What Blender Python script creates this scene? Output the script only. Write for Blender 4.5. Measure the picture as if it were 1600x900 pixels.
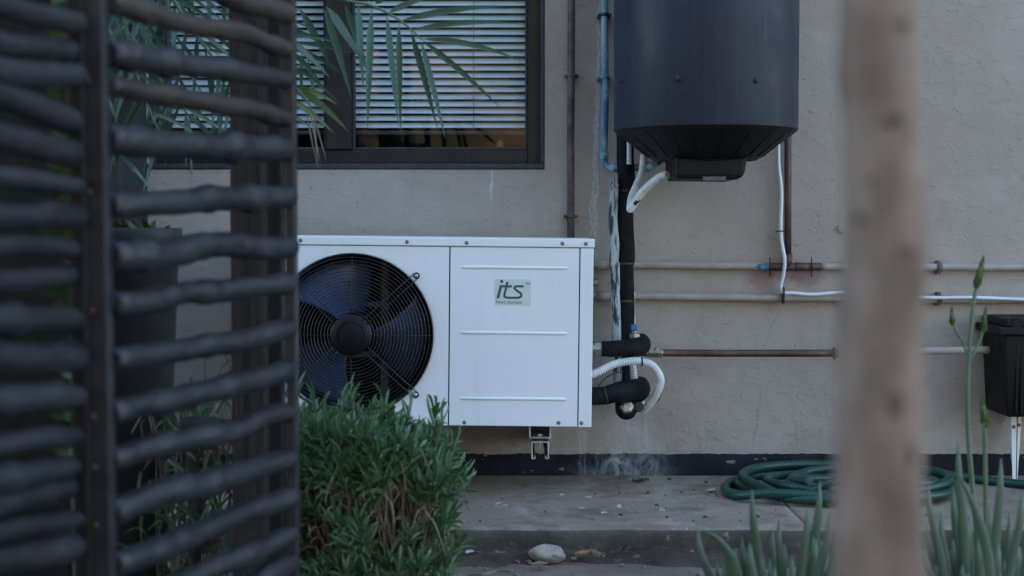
import bpy, bmesh, math, random
from mathutils import Vector, Matrix, noise as mnoise

# ------------------------------------------------------------------ camera, world, sun, exposure
scene = bpy.context.scene
for o in list(bpy.data.objects):
    bpy.data.objects.remove(o, do_unlink=True)
COL = scene.collection
R = math.radians
FPX, CAMY, CAMZ = 2222.0, -4.5, 0.87
PITCH = math.atan(100.0 / FPX)

cam_d = bpy.data.cameras.new('camera')
cam_d.sensor_width = 36.0
cam_d.lens = FPX / 1600.0 * 36.0
cam_d.clip_start = 0.05
cam_d.clip_end = 500
cam_d.dof.use_dof = True
cam_d.dof.focus_distance = 4.1
cam_d.dof.aperture_fstop = 2.8
cam = bpy.data.objects.new('camera', cam_d)
cam.location = (0, CAMY, CAMZ)
cam.rotation_euler = (math.pi / 2 - PITCH, 0, 0)
COL.objects.link(cam)
scene.camera = cam

SUN_EL, SUN_AZ = R(22), R(38)           # azimuth clockwise from +Y: the sun is behind the house, the yard lies in its shade
world = bpy.data.worlds.new('World')
scene.world = world
world.use_nodes = True
wn = world.node_tree.nodes
sky = wn.new('ShaderNodeTexSky')
sky.sky_type = 'NISHITA'
sky.sun_disc = False
sky.sun_elevation = SUN_EL
sky.sun_rotation = SUN_AZ
world.node_tree.links.new(sky.outputs[0], wn['Background'].inputs[0])
wn['Background'].inputs[1].default_value = 0.15
sun_d = bpy.data.lights.new('sun', 'SUN')
sun_d.energy = 2.6
sun_d.angle = R(0.6)
sun_d.color = (1.0, 0.92, 0.82)
sun = bpy.data.objects.new('sun', sun_d)
sdir = Vector((math.sin(SUN_AZ) * math.cos(SUN_EL), math.cos(SUN_AZ) * math.cos(SUN_EL), math.sin(SUN_EL)))
sun.rotation_euler = (-sdir).to_track_quat('-Z', 'Y').to_euler()
sun.location = (6, 9, 8)
COL.objects.link(sun)
scene.view_settings.view_transform = 'Standard'
scene.view_settings.look = 'None'
scene.view_settings.exposure = 2.65
scene.view_settings.gamma = 1.0
scene.view_settings.use_curve_mapping = False
scene.cycles.max_bounces = 8
scene.cycles.transparent_max_bounces = 12

# ------------------------------------------------------------------ helpers
rnd = random.Random(7)
CP, SP = math.cos(PITCH), math.sin(PITCH)


def P(px, py, Y):
    """photograph pixel -> world point on the vertical plane y = Y"""
    a, b = (px - 800) / FPX, (450 - py) / FPX
    d = Vector((a, b * SP + CP, b * CP - SP))
    return Vector((0, CAMY, CAMZ)) + d * ((Y - CAMY) / d.y)


def PG(px, py, z):
    """photograph pixel -> world point on the level plane z"""
    a, b = (px - 800) / FPX, (450 - py) / FPX
    d = Vector((a, b * SP + CP, b * CP - SP))
    return Vector((0, CAMY, CAMZ)) + d * ((z - CAMZ) / d.z)


def M(px, Y):
    """pixels -> metres at depth Y"""
    return px * (Y - CAMY) / FPX


def cr(pts, n):
    """Catmull-Rom through points, n samples per span"""
    pts = [Vector(p) for p in pts]
    q = [pts[0] * 2 - pts[1]] + pts + [pts[-1] * 2 - pts[-2]]
    out = []
    for i in range(1, len(q) - 2):
        a, b, c, d = q[i - 1], q[i], q[i + 1], q[i + 2]
        for k in range(n):
            t = k / n
            out.append(0.5 * (2 * b + (c - a) * t + (2 * a - 5 * b + 4 * c - d) * t * t + (3 * b - a - 3 * c + d) * t ** 3))
    out.append(pts[-1])
    return out


class MB:
    def __init__(self):
        self.v, self.f, self.sm, self.uv = [], [], [], []

    def add(self, vs, fs, smooth=False, xf=None, uvs=None):
        o = len(self.v)
        for p in vs:
            p = Vector(p)
            self.v.append(xf @ p if xf else p)
        for i, f in enumerate(fs):
            self.f.append([o + k for k in f])
            self.sm.append(smooth)
            self.uv.append(uvs[i] if uvs else None)
        return self

    def bm(self, b, smooth=False, xf=None):
        b.verts.index_update()
        self.add([v.co.copy() for v in b.verts], [[v.index for v in f.verts] for f in b.faces], smooth, xf)
        b.free()
        return self

    def box(self, c, s, bev=0.0, seg=1, xf=None, rot=None, smooth=False):
        b = bmesh.new()
        bmesh.ops.create_cube(b, size=1)
        for v in b.verts:
            v.co = Vector((v.co.x * s[0], v.co.y * s[1], v.co.z * s[2]))
        if bev > 0:
            bmesh.ops.bevel(b, geom=list(b.edges), offset=bev, segments=seg, affect='EDGES', profile=0.5)
        m = Matrix.Translation(Vector(c))
        if rot is not None:
            m = m @ rot
        return self.bm(b, smooth, (xf @ m) if xf else m)

    def box2(self, a, b, bev=0.0, xf=None, **k):
        a, b = Vector(a), Vector(b)
        s = b - a
        return self.box((a + b) / 2, (abs(s.x), abs(s.y), abs(s.z)), bev, xf=xf, **k)

    def tube(self, pts, rad, seg=10, cap=True, xf=None, smooth=True, flat=1.0, up=None):
        pts = [Vector(p) for p in pts]
        n = len(pts)
        if not hasattr(rad, '__len__'):
            rad = [rad] * n
        T = []
        for i in range(n):
            d = pts[min(i + 1, n - 1)] - pts[max(i - 1, 0)]
            T.append(d.normalized() if d.length > 1e-9 else Vector((0, 0, 1)))
        ref = Vector(up) if up else (Vector((0, 0, 1)) if abs(T[0].z) < 0.9 else Vector((1, 0, 0)))
        nx = T[0].cross(ref).normalized()
        vs, fs, uvs = [], [], []
        L = 0.0
        Ls = []
        for i in range(n):
            if i:
                L += (pts[i] - pts[i - 1]).length
            Ls.append(L)
            nx = (nx - T[i] * nx.dot(T[i])).normalized()
            ny = T[i].cross(nx)
            for k in range(seg):
                a = 2 * math.pi * k / seg
                vs.append(pts[i] + nx * (math.cos(a) * rad[i]) + ny * (math.sin(a) * rad[i] * flat))
        for i in range(n - 1):
            for k in range(seg):
                k2 = (k + 1) % seg
                fs.append((i * seg + k, i * seg + k2, (i + 1) * seg + k2, (i + 1) * seg + k))
                u0, u1 = k / seg, (k + 1) / seg
                uvs.append(((u0, Ls[i]), (u1, Ls[i]), (u1, Ls[i + 1]), (u0, Ls[i + 1])))
        self.add(vs, fs, smooth, xf, uvs)
        if cap:
            o = len(self.v) - len(vs)
            self.f.append([o + k for k in range(seg)][::-1]); self.sm.append(False); self.uv.append(None)
            o2 = o + (n - 1) * seg
            self.f.append([o2 + k for k in range(seg)]); self.sm.append(False); self.uv.append(None)
        return self

    def lathe(self, prof, seg=32, xf=None, smooth=True, cap=True):
        """prof: list of (radius, height) about local z"""
        vs, fs = [], []
        for r, z in prof:
            for k in range(seg):
                a = 2 * math.pi * k / seg
                vs.append((r * math.cos(a), r * math.sin(a), z))
        for i in range(len(prof) - 1):
            for k in range(seg):
                k2 = (k + 1) % seg
                fs.append((i * seg + k, i * seg + k2, (i + 1) * seg + k2, (i + 1) * seg + k))
        self.add(vs, fs, smooth, xf)
        if cap:
            o = len(self.v) - len(vs)
            self.f.append([o + k for k in range(seg)][::-1]); self.sm.append(False); self.uv.append(None)
            o2 = o + (len(prof) - 1) * seg
            self.f.append([o2 + k for k in range(seg)]); self.sm.append(False); self.uv.append(None)
        return self

    def prism(self, poly, y0, y1, xf=None):
        """poly (x,z) list extruded along y"""
        n = len(poly)
        vs = [(x, y0, z) for x, z in poly] + [(x, y1, z) for x, z in poly]
        fs = [list(range(n)), [n + k for k in range(n)][::-1]]
        for k in range(n):
            k2 = (k + 1) % n
            fs.append((k, n + k, n + k2, k2))
        return self.add(vs, fs, False, xf)

    def mesh(self, name, mat):
        me = bpy.data.meshes.new(name)
        me.from_pydata([tuple(p) for p in self.v], [], self.f)
        me.polygons.foreach_set('use_smooth', self.sm)
        if any(u is not None for u in self.uv):
            lay = me.uv_layers.new(name='uv')
            for p, u in zip(me.polygons, self.uv):
                if u:
                    for li, c in zip(p.loop_indices, u):
                        lay.data[li].uv = c
        me.materials.append(mat)
        me.update()
        b = bmesh.new()
        b.from_mesh(me)
        bmesh.ops.recalc_face_normals(b, faces=b.faces)
        b.to_mesh(me)
        b.free()
        return me

    def build(self, name, mat, parent=None, kind=None):
        return link(name, self.mesh(name, mat), parent, kind)


WLOC = {}


def link(name, data, parent=None, kind=None, loc=(0, 0, 0)):
    o = bpy.data.objects.new(name, data)
    COL.objects.link(o)
    o.location = loc
    if parent is not None:
        o.parent = parent
        o.matrix_parent_inverse = Matrix.Translation(-WLOC.get(parent, Vector((0, 0, 0))))
    WLOC[o] = Vector(loc)
    if kind:
        o['kind'] = kind
    return o


def thing(name, label, cat, loc=(0, 0, 0), group=None):
    o = link(name, None, loc=loc)
    o.empty_display_size = 0.05
    return tag(o, label, cat, group)


def tag(o, label, cat, group=None):
    o['label'] = label
    o['category'] = cat
    if group:
        o['group'] = group
    return o


# ------------------------------------------------------------------ materials
class NT:
    def __init__(self, name):
        self.m = bpy.data.materials.new(name)
        self.m.use_nodes = True
        self.t = self.m.node_tree
        self.b = self.t.nodes['Principled BSDF']
        self.out = self.t.nodes['Material Output']
        self.co = self.new('ShaderNodeTexCoord').outputs['Object']

    def new(self, typ, **kw):
        n = self.t.nodes.new(typ)
        for k, v in kw.items():
            setattr(n, k, v)
        return n

    def put(self, sock, v):
        if isinstance(v, bpy.types.NodeSocket):
            self.t.links.new(v, sock)
        elif isinstance(v, tuple) and len(v) == 3 and sock.type == 'RGBA':
            sock.default_value = (*v, 1)
        else:
            sock.default_value = v

    def math(self, op, a, b=0.0, c=0.0, clamp=False):
        n = self.new('ShaderNodeMath', operation=op, use_clamp=clamp)
        self.put(n.inputs[0], a); self.put(n.inputs[1], b); self.put(n.inputs[2], c)
        return n.outputs[0]

    def mix(self, f, a, b, blend='MIX'):
        n = self.new('ShaderNodeMix', data_type='RGBA', blend_type=blend)
        self.put(n.inputs[0], f); self.put(n.inputs[6], a); self.put(n.inputs[7], b)
        return n.outputs[2]

    def noise(self, scale, detail=4, rough=0.55, vec=None, dist=0.0):
        n = self.new('ShaderNodeTexNoise')
        self.put(n.inputs['Vector'], vec if vec is not None else self.co)
        n.inputs['Scale'].default_value = scale
        n.inputs['Detail'].default_value = detail
        n.inputs['Roughness'].default_value = rough
        n.inputs['Distortion'].default_value = dist
        return n.outputs[0]

    def scaled(self, s):
        n = self.new('ShaderNodeMapping')
        self.put(n.inputs[0], self.co)
        n.inputs['Scale'].default_value = s
        return n.outputs[0]

    def ramp(self, v, a, b, lo=0.0, hi=1.0):
        n = self.new('ShaderNodeMapRange', interpolation_type='SMOOTHSTEP')
        self.put(n.inputs[0], v)
        n.inputs[1].default_value = a; n.inputs[2].default_value = b
        n.inputs[3].default_value = lo; n.inputs[4].default_value = hi
        return n.outputs[0]

    def sep(self):
        n = self.new('ShaderNodeSeparateXYZ')
        self.put(n.inputs[0], self.co)
        return n.outputs

    def bump(self, h, strength=0.3, dist=0.01, prev=None):
        n = self.new('ShaderNodeBump')
        n.inputs['Strength'].default_value = strength
        n.inputs['Distance'].default_value = dist
        self.put(n.inputs['Height'], h)
        if prev is not None:
            self.put(n.inputs['Normal'], prev)
        return n.outputs[0]

    def set(self, **kw):
        for k, v in kw.items():
            self.put(self.b.inputs[k], v)
        return self.m


def basic(name, c1, c2, rough=0.5, metal=0.0, scale=12.0, bump=0.0, bscale=60.0, stretch=None, bd=0.004, spec=0.5, lo=0.35, hi=0.65):
    n = NT(name)
    vec = n.scaled(stretch) if stretch else None
    f = n.ramp(n.noise(scale, 6, 0.6, vec), lo, hi)
    col = n.mix(f, c1, c2)
    kw = {'Base Color': col, 'Roughness': n.ramp(n.noise(scale * 2.3, 3, 0.5, vec), 0.2, 0.8, max(rough - 0.1, 0.03), min(rough + 0.12, 1)), 'Metallic': metal}
    if bump:
        kw['Normal'] = n.bump(n.noise(bscale, 5, 0.6, vec), bump, bd)
    kw['Specular IOR Level'] = spec
    return n.set(**kw)


def leafmat(name, cols, rough=0.5, trans=0.25, bump=0.0):
    n = NT(name)
    g = n.new('ShaderNodeNewGeometry')
    r = n.new('ShaderNodeValToRGB')
    el = r.color_ramp.elements
    el[0].position = 0; el[0].color = (*cols[0], 1)
    el[1].position = 1; el[1].color = (*cols[-1], 1)
    for i, c in enumerate(cols[1:-1]):
        e = el.new((i + 1) / (len(cols) - 1)); e.color = (*c, 1)
    oi = n.new('ShaderNodeObjectInfo')
    n.put(r.inputs[0], n.math('FRACT', n.math('ADD', g.outputs['Random Per Island'], oi.outputs['Random'])))
    col = n.mix(n.ramp(n.noise(30, 4), 0.3, 0.7, 0, 0.45), r.outputs[0], cols[0])
    n.set(**{'Base Color': col, 'Roughness': rough})
    tr = n.new('ShaderNodeBsdfTranslucent')
    n.put(tr.inputs[0], col)
    mx = n.new('ShaderNodeMixShader')
    mx.inputs[0].default_value = trans
    n.t.links.new(n.b.outputs[0], mx.inputs[1]); n.t.links.new(tr.outputs[0], mx.inputs[2])
    n.t.links.new(mx.outputs[0], n.out.inputs[0])
    return n.m


MT = {}


def make_wall_mat(plinth=False):
    n = NT('black_plinth_paint' if plinth else 'taupe_plaster')
    x, y, z = n.sep()
    big = n.noise(1.3, 4)
    mid = n.noise(9, 5, 0.6)
    if plinth:
        col = n.mix(n.ramp(mid, 0.3, 0.75), (0.009, 0.0095, 0.014), (0.02, 0.021, 0.028))
        chips = n.ramp(n.noise(17, 4, 0.5, n.scaled((1, 1, 1.8))), 0.655, 0.675)
        col = n.mix(n.math('MULTIPLY', chips, 0.8), col, (0.24, 0.2, 0.17))
    else:
        col = n.mix(n.ramp(big, 0.3, 0.7), (0.355, 0.305, 0.268), (0.405, 0.355, 0.32))
        col = n.mix(n.ramp(mid, 0.35, 0.8, 0, 0.35), col, (0.285, 0.242, 0.21))
        dirt = n.math('MULTIPLY', n.ramp(z, 0.12, 0.4, 1, 0), n.ramp(n.noise(7, 7, 0.7), 0.38, 0.68, 0, 0.45))
        col = n.mix(dirt, col, (0.2, 0.15, 0.115))
        col = n.mix(n.ramp(n.noise(2.1, 3, 0.4, None, 0.8), 0.54, 0.6, 0, 0.22), col, (0.44, 0.4, 0.37))
        specks = n.ramp(n.noise(42, 2, 0.4), 0.74, 0.76)
        col = n.mix(n.math('MULTIPLY', specks, 0.5), col, (0.12, 0.1, 0.09))
        specks2 = n.ramp(n.noise(55, 4, 0.6, n.scaled((1, 1, 0.7))), 0.76, 0.79)
        col = n.mix(n.math('MULTIPLY', specks2, 0.6), col, (0.55, 0.53, 0.52))

    def streak(x0, z0, z1, w, wob, amt, slope=0.0, freq=5.0, seed=0.0, grain=True):
        mp = n.new('ShaderNodeCombineXYZ')
        n.put(mp.inputs[0], seed); n.put(mp.inputs[2], z)
        w1 = n.noise(freq, 6, 0.65, mp.outputs[0])
        xc = n.math('ADD', n.math('MULTIPLY', n.math('SUBTRACT', w1, 0.5), wob), x)
        xc = n.math('SUBTRACT', xc, n.math('MULTIPLY', n.math('SUBTRACT', z, z0), slope))
        d = n.math('ABSOLUTE', n.math('SUBTRACT', xc, x0))
        m = n.ramp(d, 0.15 * w, w, 1, 0)
        e = 0.05
        m = n.math('MULTIPLY', m, n.math('MULTIPLY', n.ramp(z, z0 - e, z0 + e), n.ramp(z, z1 - e, z1 + e, 1, 0)))
        if grain:
            m = n.math('MULTIPLY', m, n.ramp(n.noise(60, 4, 0.7), 0.35, 0.6, 0.25, 1))
        return n.math('MULTIPLY', m, amt)

    def drips(x0, w, z0, z1, amt, sx=30, sz=9):
        d = n.math('ABSOLUTE', n.math('SUBTRACT', x, x0))
        spread = n.ramp(d, 0.3 * w, w, 1, 0)
        v = n.ramp(n.noise(1.0, 7, 0.72, n.scaled((sx, 1, sz)), 1.2), 0.38, 0.7)
        m = n.math('MULTIPLY', spread, v)
        m = n.math('MULTIPLY', m, n.math('MULTIPLY', n.ramp(z, z0 - 0.03, z0 + 0.03), n.ramp(z, z1 - 0.05, z1 + 0.03, 1, 0)))
        return n.math('MULTIPLY', m, amt)

    salt = (0.5, 0.54, 0.57)
    X = lambda px: (px - 800) * 4.5 / FPX
    Z = lambda py: P(800, py, 0).z
    if plinth:
        for m in (drips(X(985), 0.16, Z(750), Z(698), 0.4, 26, 16), drips(X(972), 0.24, Z(754), Z(734), 0.5, 18, 30), drips(X(990), 0.12, Z(750), Z(700), 0.25, 70, 25), drips(X(910), 0.02, Z(745), Z(700), 0.3, 70, 20)):
            col = n.mix(m, col, salt)
        nrm = n.bump(n.noise(45, 6, 0.7), 0.5, 0.006)
        return n.set(**{'Base Color': col, 'Roughness': 0.85, 'Specular IOR Level': 0.2, 'Normal': nrm})
    st = [streak(X(931), Z(390), Z(-60), 0.0065, 0.06, 0.9, 0.012, 9, 3.1), streak(X(921), Z(380), Z(-20), 0.005, 0.05, 0.8, 0.055, 12, 8.2),
          streak(X(926), Z(380), Z(140), 0.004, 0.045, 0.7, 0.02, 14, 1.2),
          drips(X(987), 0.085, Z(725), Z(638), 0.4, 38, 10), drips(X(990), 0.15, Z(725), Z(665), 0.35, 26, 14), drips(X(990), 0.11, Z(725), Z(648), 0.25, 90, 22), drips(X(911), 0.02, Z(725), Z(655), 0.5, 40),
          streak(X(768), Z(312), Z(268), 0.007, 0.03, 0.9, 0.02, 25, 5.0)]
    for m in st:
        col = n.mix(m, col, salt)
    # primer splashes under the copper tee
    for px, py, w in ((1190, 437, 0.06), (1262, 436, 0.06), (1225, 424, 0.1)):
        dx = n.math('DIVIDE', n.math('SUBTRACT', x, X(px)), w)
        dz = n.math('DIVIDE', n.math('SUBTRACT', z, Z(py)), 0.05)
        d = n.math('SQRT', n.math('ADD', n.math('MULTIPLY', dx, dx), n.math('MULTIPLY', dz, dz)))
        d = n.math('ADD', d, n.math('MULTIPLY', n.math('SUBTRACT', n.noise(25, 5, 0.6), 0.5), 1.6))
        col = n.mix(n.ramp(d, 0.3, 1.0, 0.42, 0), col, (0.2, 0.07, 0.09))
    # hairline cracks
    for (px, p0, p1, sl, sd) in ((1195, 545, 480, 0.35, 2.0), (1250, 700, 640, -0.12, 4.4), (1098, 715, 668, -0.2, 6.6), (1180, 700, 610, 0.1, 9.1), (330, 372, 345, 1.2, 1.0), (645, 300, 270, 0.1, 12.0)):
        m = streak(X(px), Z(p0), Z(p1), 0.0022, 0.05, 0.45, sl, 16, sd, False)
        col = n.mix(m, col, (0.1, 0.085, 0.078))
    nrm = n.bump(n.noise(6, 5, 0.6), 0.35, 0.02)
    st2 = n.ramp(n.noise(34, 5, 0.65, n.scaled((1, 1, 1.5)), 0.6), 0.5, 0.75)
    nrm = n.bump(st2, 0.5, 0.004, nrm)
    nrm = n.bump(n.noise(160, 4, 0.7), 0.35, 0.0025, nrm)
    return n.set(**{'Base Color': col, 'Roughness': 0.8, 'Normal': nrm})


MT['plaster'] = make_wall_mat()
MT['plinth'] = make_wall_mat(True)
MT['paint_pipe'] = basic('taupe_painted_pipe', (0.32, 0.275, 0.242), (0.38, 0.335, 0.3), 0.6, 0, 20, 0.2, 90)


def grimy(name, c1, c2, dust, rough, spec, amt):
    n = NT(name)
    col = n.mix(n.ramp(n.noise(2.5, 4), 0.3, 0.7), c1, c2)
    st_ = n.ramp(n.noise(1.0, 6, 0.65, n.scaled((38, 38, 1.6)), 0.3), 0.5, 0.78, 0, amt)
    col = n.mix(st_, col, dust)
    col = n.mix(n.ramp(n.noise(9, 7, 0.75), 0.55, 0.8, 0, amt), col, dust)
    col = n.mix(n.ramp(n.noise(70, 3, 0.5), 0.74, 0.78, 0, amt * 1.5), col, dust)
    return n.set(**{'Base Color': col, 'Roughness': n.ramp(n.noise(6, 5), 0.3, 0.7, rough - 0.08, rough + 0.12), 'Specular IOR Level': spec, 'Normal': n.bump(n.noise(2.2, 2), 0.08, 0.02)})


MT['white'] = grimy('white_powder_coat', (0.74, 0.76, 0.80), (0.79, 0.805, 0.84), (0.5, 0.47, 0.43), 0.42, 0.4, 0.13)
MT['black_metal'] = basic('black_wire', (0.008, 0.008, 0.01), (0.02, 0.02, 0.022), 0.4, 0, 30)
MT['guard'] = basic('black_guard_wire', (0.006, 0.006, 0.007), (0.014, 0.014, 0.016), 0.35, 0.0, 30)
MT['grey_paint'] = basic('grey_painted_steel', (0.13, 0.135, 0.145), (0.17, 0.175, 0.185), 0.5, 0, 10)
MT['inner'] = basic('dark_cabinet_inside', (0.012, 0.013, 0.016), (0.02, 0.02, 0.024), 0.7)
MT['blade'] = basic('dark_blue_fan_plastic', (0.055, 0.078, 0.18), (0.075, 0.1, 0.21), 0.3, 0, 8)
MT['galv'] = basic('galvanised_steel', (0.45, 0.47, 0.49), (0.62, 0.64, 0.66), 0.4, 0.8, 25, 0.1, 120)
MT['screw'] = basic('zinc_screw', (0.08, 0.085, 0.095), (0.2, 0.205, 0.215), 0.35, 0.7, 60)
MT['tank'] = grimy('slate_tank_enamel', (0.019, 0.022, 0.039), (0.025, 0.029, 0.048), (0.085, 0.085, 0.095), 0.5, 0.3, 0.3)
MT['tank_black'] = basic('black_plastic', (0.003, 0.003, 0.004), (0.006, 0.006, 0.007), 0.55, 0, 20, 0.15, 150, spec=0.25)
MT['foam'] = basic('black_pipe_foam', (0.004, 0.0045, 0.0055), (0.009, 0.01, 0.012), 0.8, 0, 18, 0.5, 60, spec=0.2)
MT['foam_old'] = basic('weathered_pipe_wrap', (0.025, 0.028, 0.032), (0.36, 0.42, 0.45), 0.8, 0, 22, 0.6, 50, stretch=(3, 3, 0.45), lo=0.44, hi=0.54)
MT['copper'] = basic('oxidised_copper', (0.075, 0.042, 0.034), (0.13, 0.085, 0.072), 0.5, 0.45, 14, 0.15, 120, stretch=(1, 1, 0.5))
MT['copper_dark'] = basic('dull_brown_copper', (0.045, 0.034, 0.033), (0.13, 0.105, 0.1), 0.6, 0.2, 14, 0.2, 80)
MT['verdigris'] = basic('blue_verdigris_copper', (0.035, 0.15, 0.25), (0.26, 0.4, 0.44), 0.75, 0.05, 22, 0.5, 70, stretch=(1.5, 1.5, 0.5))
MT['brass'] = basic('brass_fitting', (0.22, 0.2, 0.15), (0.42, 0.39, 0.31), 0.35, 0.85, 30, 0.1, 90)
MT['conduit'] = basic('white_conduit', (0.5, 0.53, 0.55), (0.68, 0.7, 0.72), 0.5, 0, 14)
MT['cable'] = basic('white_cable', (0.62, 0.66, 0.72), (0.72, 0.76, 0.8), 0.45, 0, 10)
MT['black_cable'] = basic('black_cable', (0.008, 0.008, 0.008), (0.018, 0.018, 0.018), 0.5)
MT['blue_plastic'] = basic('blue_handle', (0.02, 0.16, 0.38), (0.04, 0.24, 0.5), 0.5)
MT['frame'] = basic('bronze_window_frame', (0.016, 0.0145, 0.0145), (0.024, 0.021, 0.021), 0.5, 0.2, 10, 0.05, 120)
MT['sill'] = basic('slate_sill_paint', (0.02, 0.024, 0.032), (0.042, 0.047, 0.058), 0.6, 0, 20, 0.3, 60)
MT['slat'] = basic('pale_blind_slat', (0.66, 0.71, 0.79), (0.72, 0.77, 0.84), 0.45, 0, 6)
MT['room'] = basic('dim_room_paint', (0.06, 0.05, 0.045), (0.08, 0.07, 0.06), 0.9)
MT['bin'] = basic('black_bin_plastic', (0.002, 0.002, 0.003), (0.005, 0.005, 0.006), 0.5, 0, 12, 0.15, 160, spec=0.25)
MT['charcoal'] = basic('charcoal_standin', (0.018, 0.019, 0.023), (0.028, 0.03, 0.035), 0.8, 0, 5, 0.4, 60)
MT['planter'] = basic('charcoal_planter', (0.014, 0.016, 0.019), (0.023, 0.025, 0.029), 0.6, 0, 7, 0.2, 70)
MT['stick'] = basic('charcoal_painted_branch', (0.005, 0.007, 0.011), (0.016, 0.019, 0.025), 0.48, 0, 14, 0.9, 60, stretch=(1, 0.3, 1), bd=0.006, spec=0.5)
MT['stick_brown'] = basic('worn_brown_branch', (0.012, 0.0095, 0.0095), (0.034, 0.026, 0.023), 0.55, 0, 14, 0.9, 60, stretch=(1, 0.3, 1), bd=0.006, spec=0.45)
MT['rust'] = basic('rusty_branch_end', (0.09, 0.035, 0.015), (0.05, 0.03, 0.022), 0.9, 0, 60)
MT['gate_steel'] = basic('gate_steel_paint', (0.008, 0.01, 0.014), (0.016, 0.019, 0.025), 0.45, 0.1, 14, 0.15, 60)
MT['timber'] = basic('dark_weathered_timber', (0.008, 0.006, 0.005), (0.036, 0.027, 0.022), 0.85, 0, 6, 0.8, 16, stretch=(9, 9, 0.35), bd=0.01)
MT['bark'] = basic('smooth_pinkish_bark', (0.14, 0.1, 0.08), (0.26, 0.195, 0.16), 0.9, 0, 26, 0.7, 60, stretch=(1, 1, 0.45), lo=0.3, hi=0.62, spec=0.2)
MT['knot'] = basic('brown_bark_scar', (0.06, 0.034, 0.026), (0.15, 0.1, 0.08), 0.9, 0, 90)
MT['bush_leaf'] = leafmat('bush_leaf', [(0.05, 0.125, 0.045), (0.08, 0.175, 0.065), (0.125, 0.235, 0.135), (0.2, 0.31, 0.22)], 0.42, 0.25)
MT['dry_leaf'] = leafmat('dry_leaf', [(0.14, 0.1, 0.07), (0.24, 0.18, 0.13), (0.3, 0.25, 0.19)], 0.8, 0.1)
MT['palm'] = leafmat('palm_leaflet', [(0.055, 0.115, 0.075), (0.075, 0.15, 0.105), (0.1, 0.185, 0.14)], 0.38, 0.2)
MT['palm_yellow'] = leafmat('palm_leaflet_yellow', [(0.09, 0.15, 0.045), (0.14, 0.19, 0.05)], 0.45, 0.25)
MT['aloe'] = leafmat('fleshy_leaf', [(0.06, 0.1, 0.06), (0.08, 0.125, 0.08), (0.1, 0.14, 0.1), (0.11, 0.115, 0.085)], 0.45, 0.05)
MT['aloe_bud'] = leafmat('flower_bud', [(0.08, 0.13, 0.03), (0.12, 0.17, 0.045)], 0.5, 0.1)
MT['vine'] = leafmat('vine_leaf', [(0.02, 0.055, 0.018), (0.035, 0.085, 0.024), (0.055, 0.115, 0.03)], 0.5, 0.2)
MT['stem'] = basic('woody_stem', (0.11, 0.075, 0.05), (0.2, 0.145, 0.1), 0.85, 0, 30)
MT['green_stem'] = basic('green_stem', (0.08, 0.13, 0.07), (0.11, 0.16, 0.09), 0.6, 0, 20)
MT['stone'] = basic('pale_stone', (0.24, 0.215, 0.17), (0.36, 0.33, 0.27), 0.85, 0, 30, 0.5, 60)
MT['pebble'] = basic('dull_pebble', (0.12, 0.09, 0.07), (0.24, 0.2, 0.16), 0.9, 0, 60)
MT['sticker'] = basic('pale_sticker', (0.56, 0.63, 0.61), (0.6, 0.66, 0.63), 0.5, 0, 20)
MT['ink_green'] = basic('dark_teal_ink', (0.03, 0.085, 0.1), (0.038, 0.1, 0.115), 0.5)
MT['ink_red'] = basic('red_brown_ink', (0.2, 0.06, 0.045), (0.23, 0.075, 0.05), 0.5)
MT['paper'] = basic('grey_rating_label', (0.07, 0.072, 0.072), (0.13, 0.13, 0.13), 0.5, 0, 150)
MT['bank'] = basic('ochre_earth_bank', (0.07, 0.045, 0.025), (0.26, 0.16, 0.085), 0.95, 0, 1.2, 0.6, 6)


def mat_concrete():
    n = NT('worn_concrete')
    c = n.mix(n.ramp(n.noise(2.2, 5, 0.6), 0.3, 0.7), (0.185, 0.135, 0.095), (0.29, 0.228, 0.17))
    c = n.mix(n.ramp(n.noise(4.5, 7, 0.7), 0.48, 0.68, 0, 0.75), c, (0.1, 0.062, 0.04))
    c = n.mix(n.ramp(n.noise(3.4, 7, 0.7, None, 0.6), 0.52, 0.7, 0, 0.6), c, (0.36, 0.325, 0.28))
    c = n.mix(n.ramp(n.noise(140, 3, 0.6), 0.62, 0.7, 0, 0.6), c, (0.09, 0.08, 0.07))
    c = n.mix(n.ramp(n.noise(110, 2, 0.5), 0.68, 0.72, 0, 0.6), c, (0.5, 0.48, 0.45))
    nrm = n.bump(n.noise(14, 6, 0.7), 0.4, 0.01)
    nrm = n.bump(n.noise(130, 4, 0.7), 0.5, 0.003, nrm)
    return n.set(**{'Base Color': c, 'Roughness': 0.88, 'Normal': nrm})


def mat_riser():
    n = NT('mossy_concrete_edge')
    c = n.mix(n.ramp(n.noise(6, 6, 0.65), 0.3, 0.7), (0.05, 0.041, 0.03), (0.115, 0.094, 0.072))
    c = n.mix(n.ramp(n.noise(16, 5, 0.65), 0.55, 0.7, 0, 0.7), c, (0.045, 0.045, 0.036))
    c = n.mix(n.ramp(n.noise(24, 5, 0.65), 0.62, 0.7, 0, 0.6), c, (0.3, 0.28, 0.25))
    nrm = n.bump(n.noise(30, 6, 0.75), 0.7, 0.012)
    return n.set(**{'Base Color': c, 'Roughness': 0.92, 'Normal': nrm})


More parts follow.
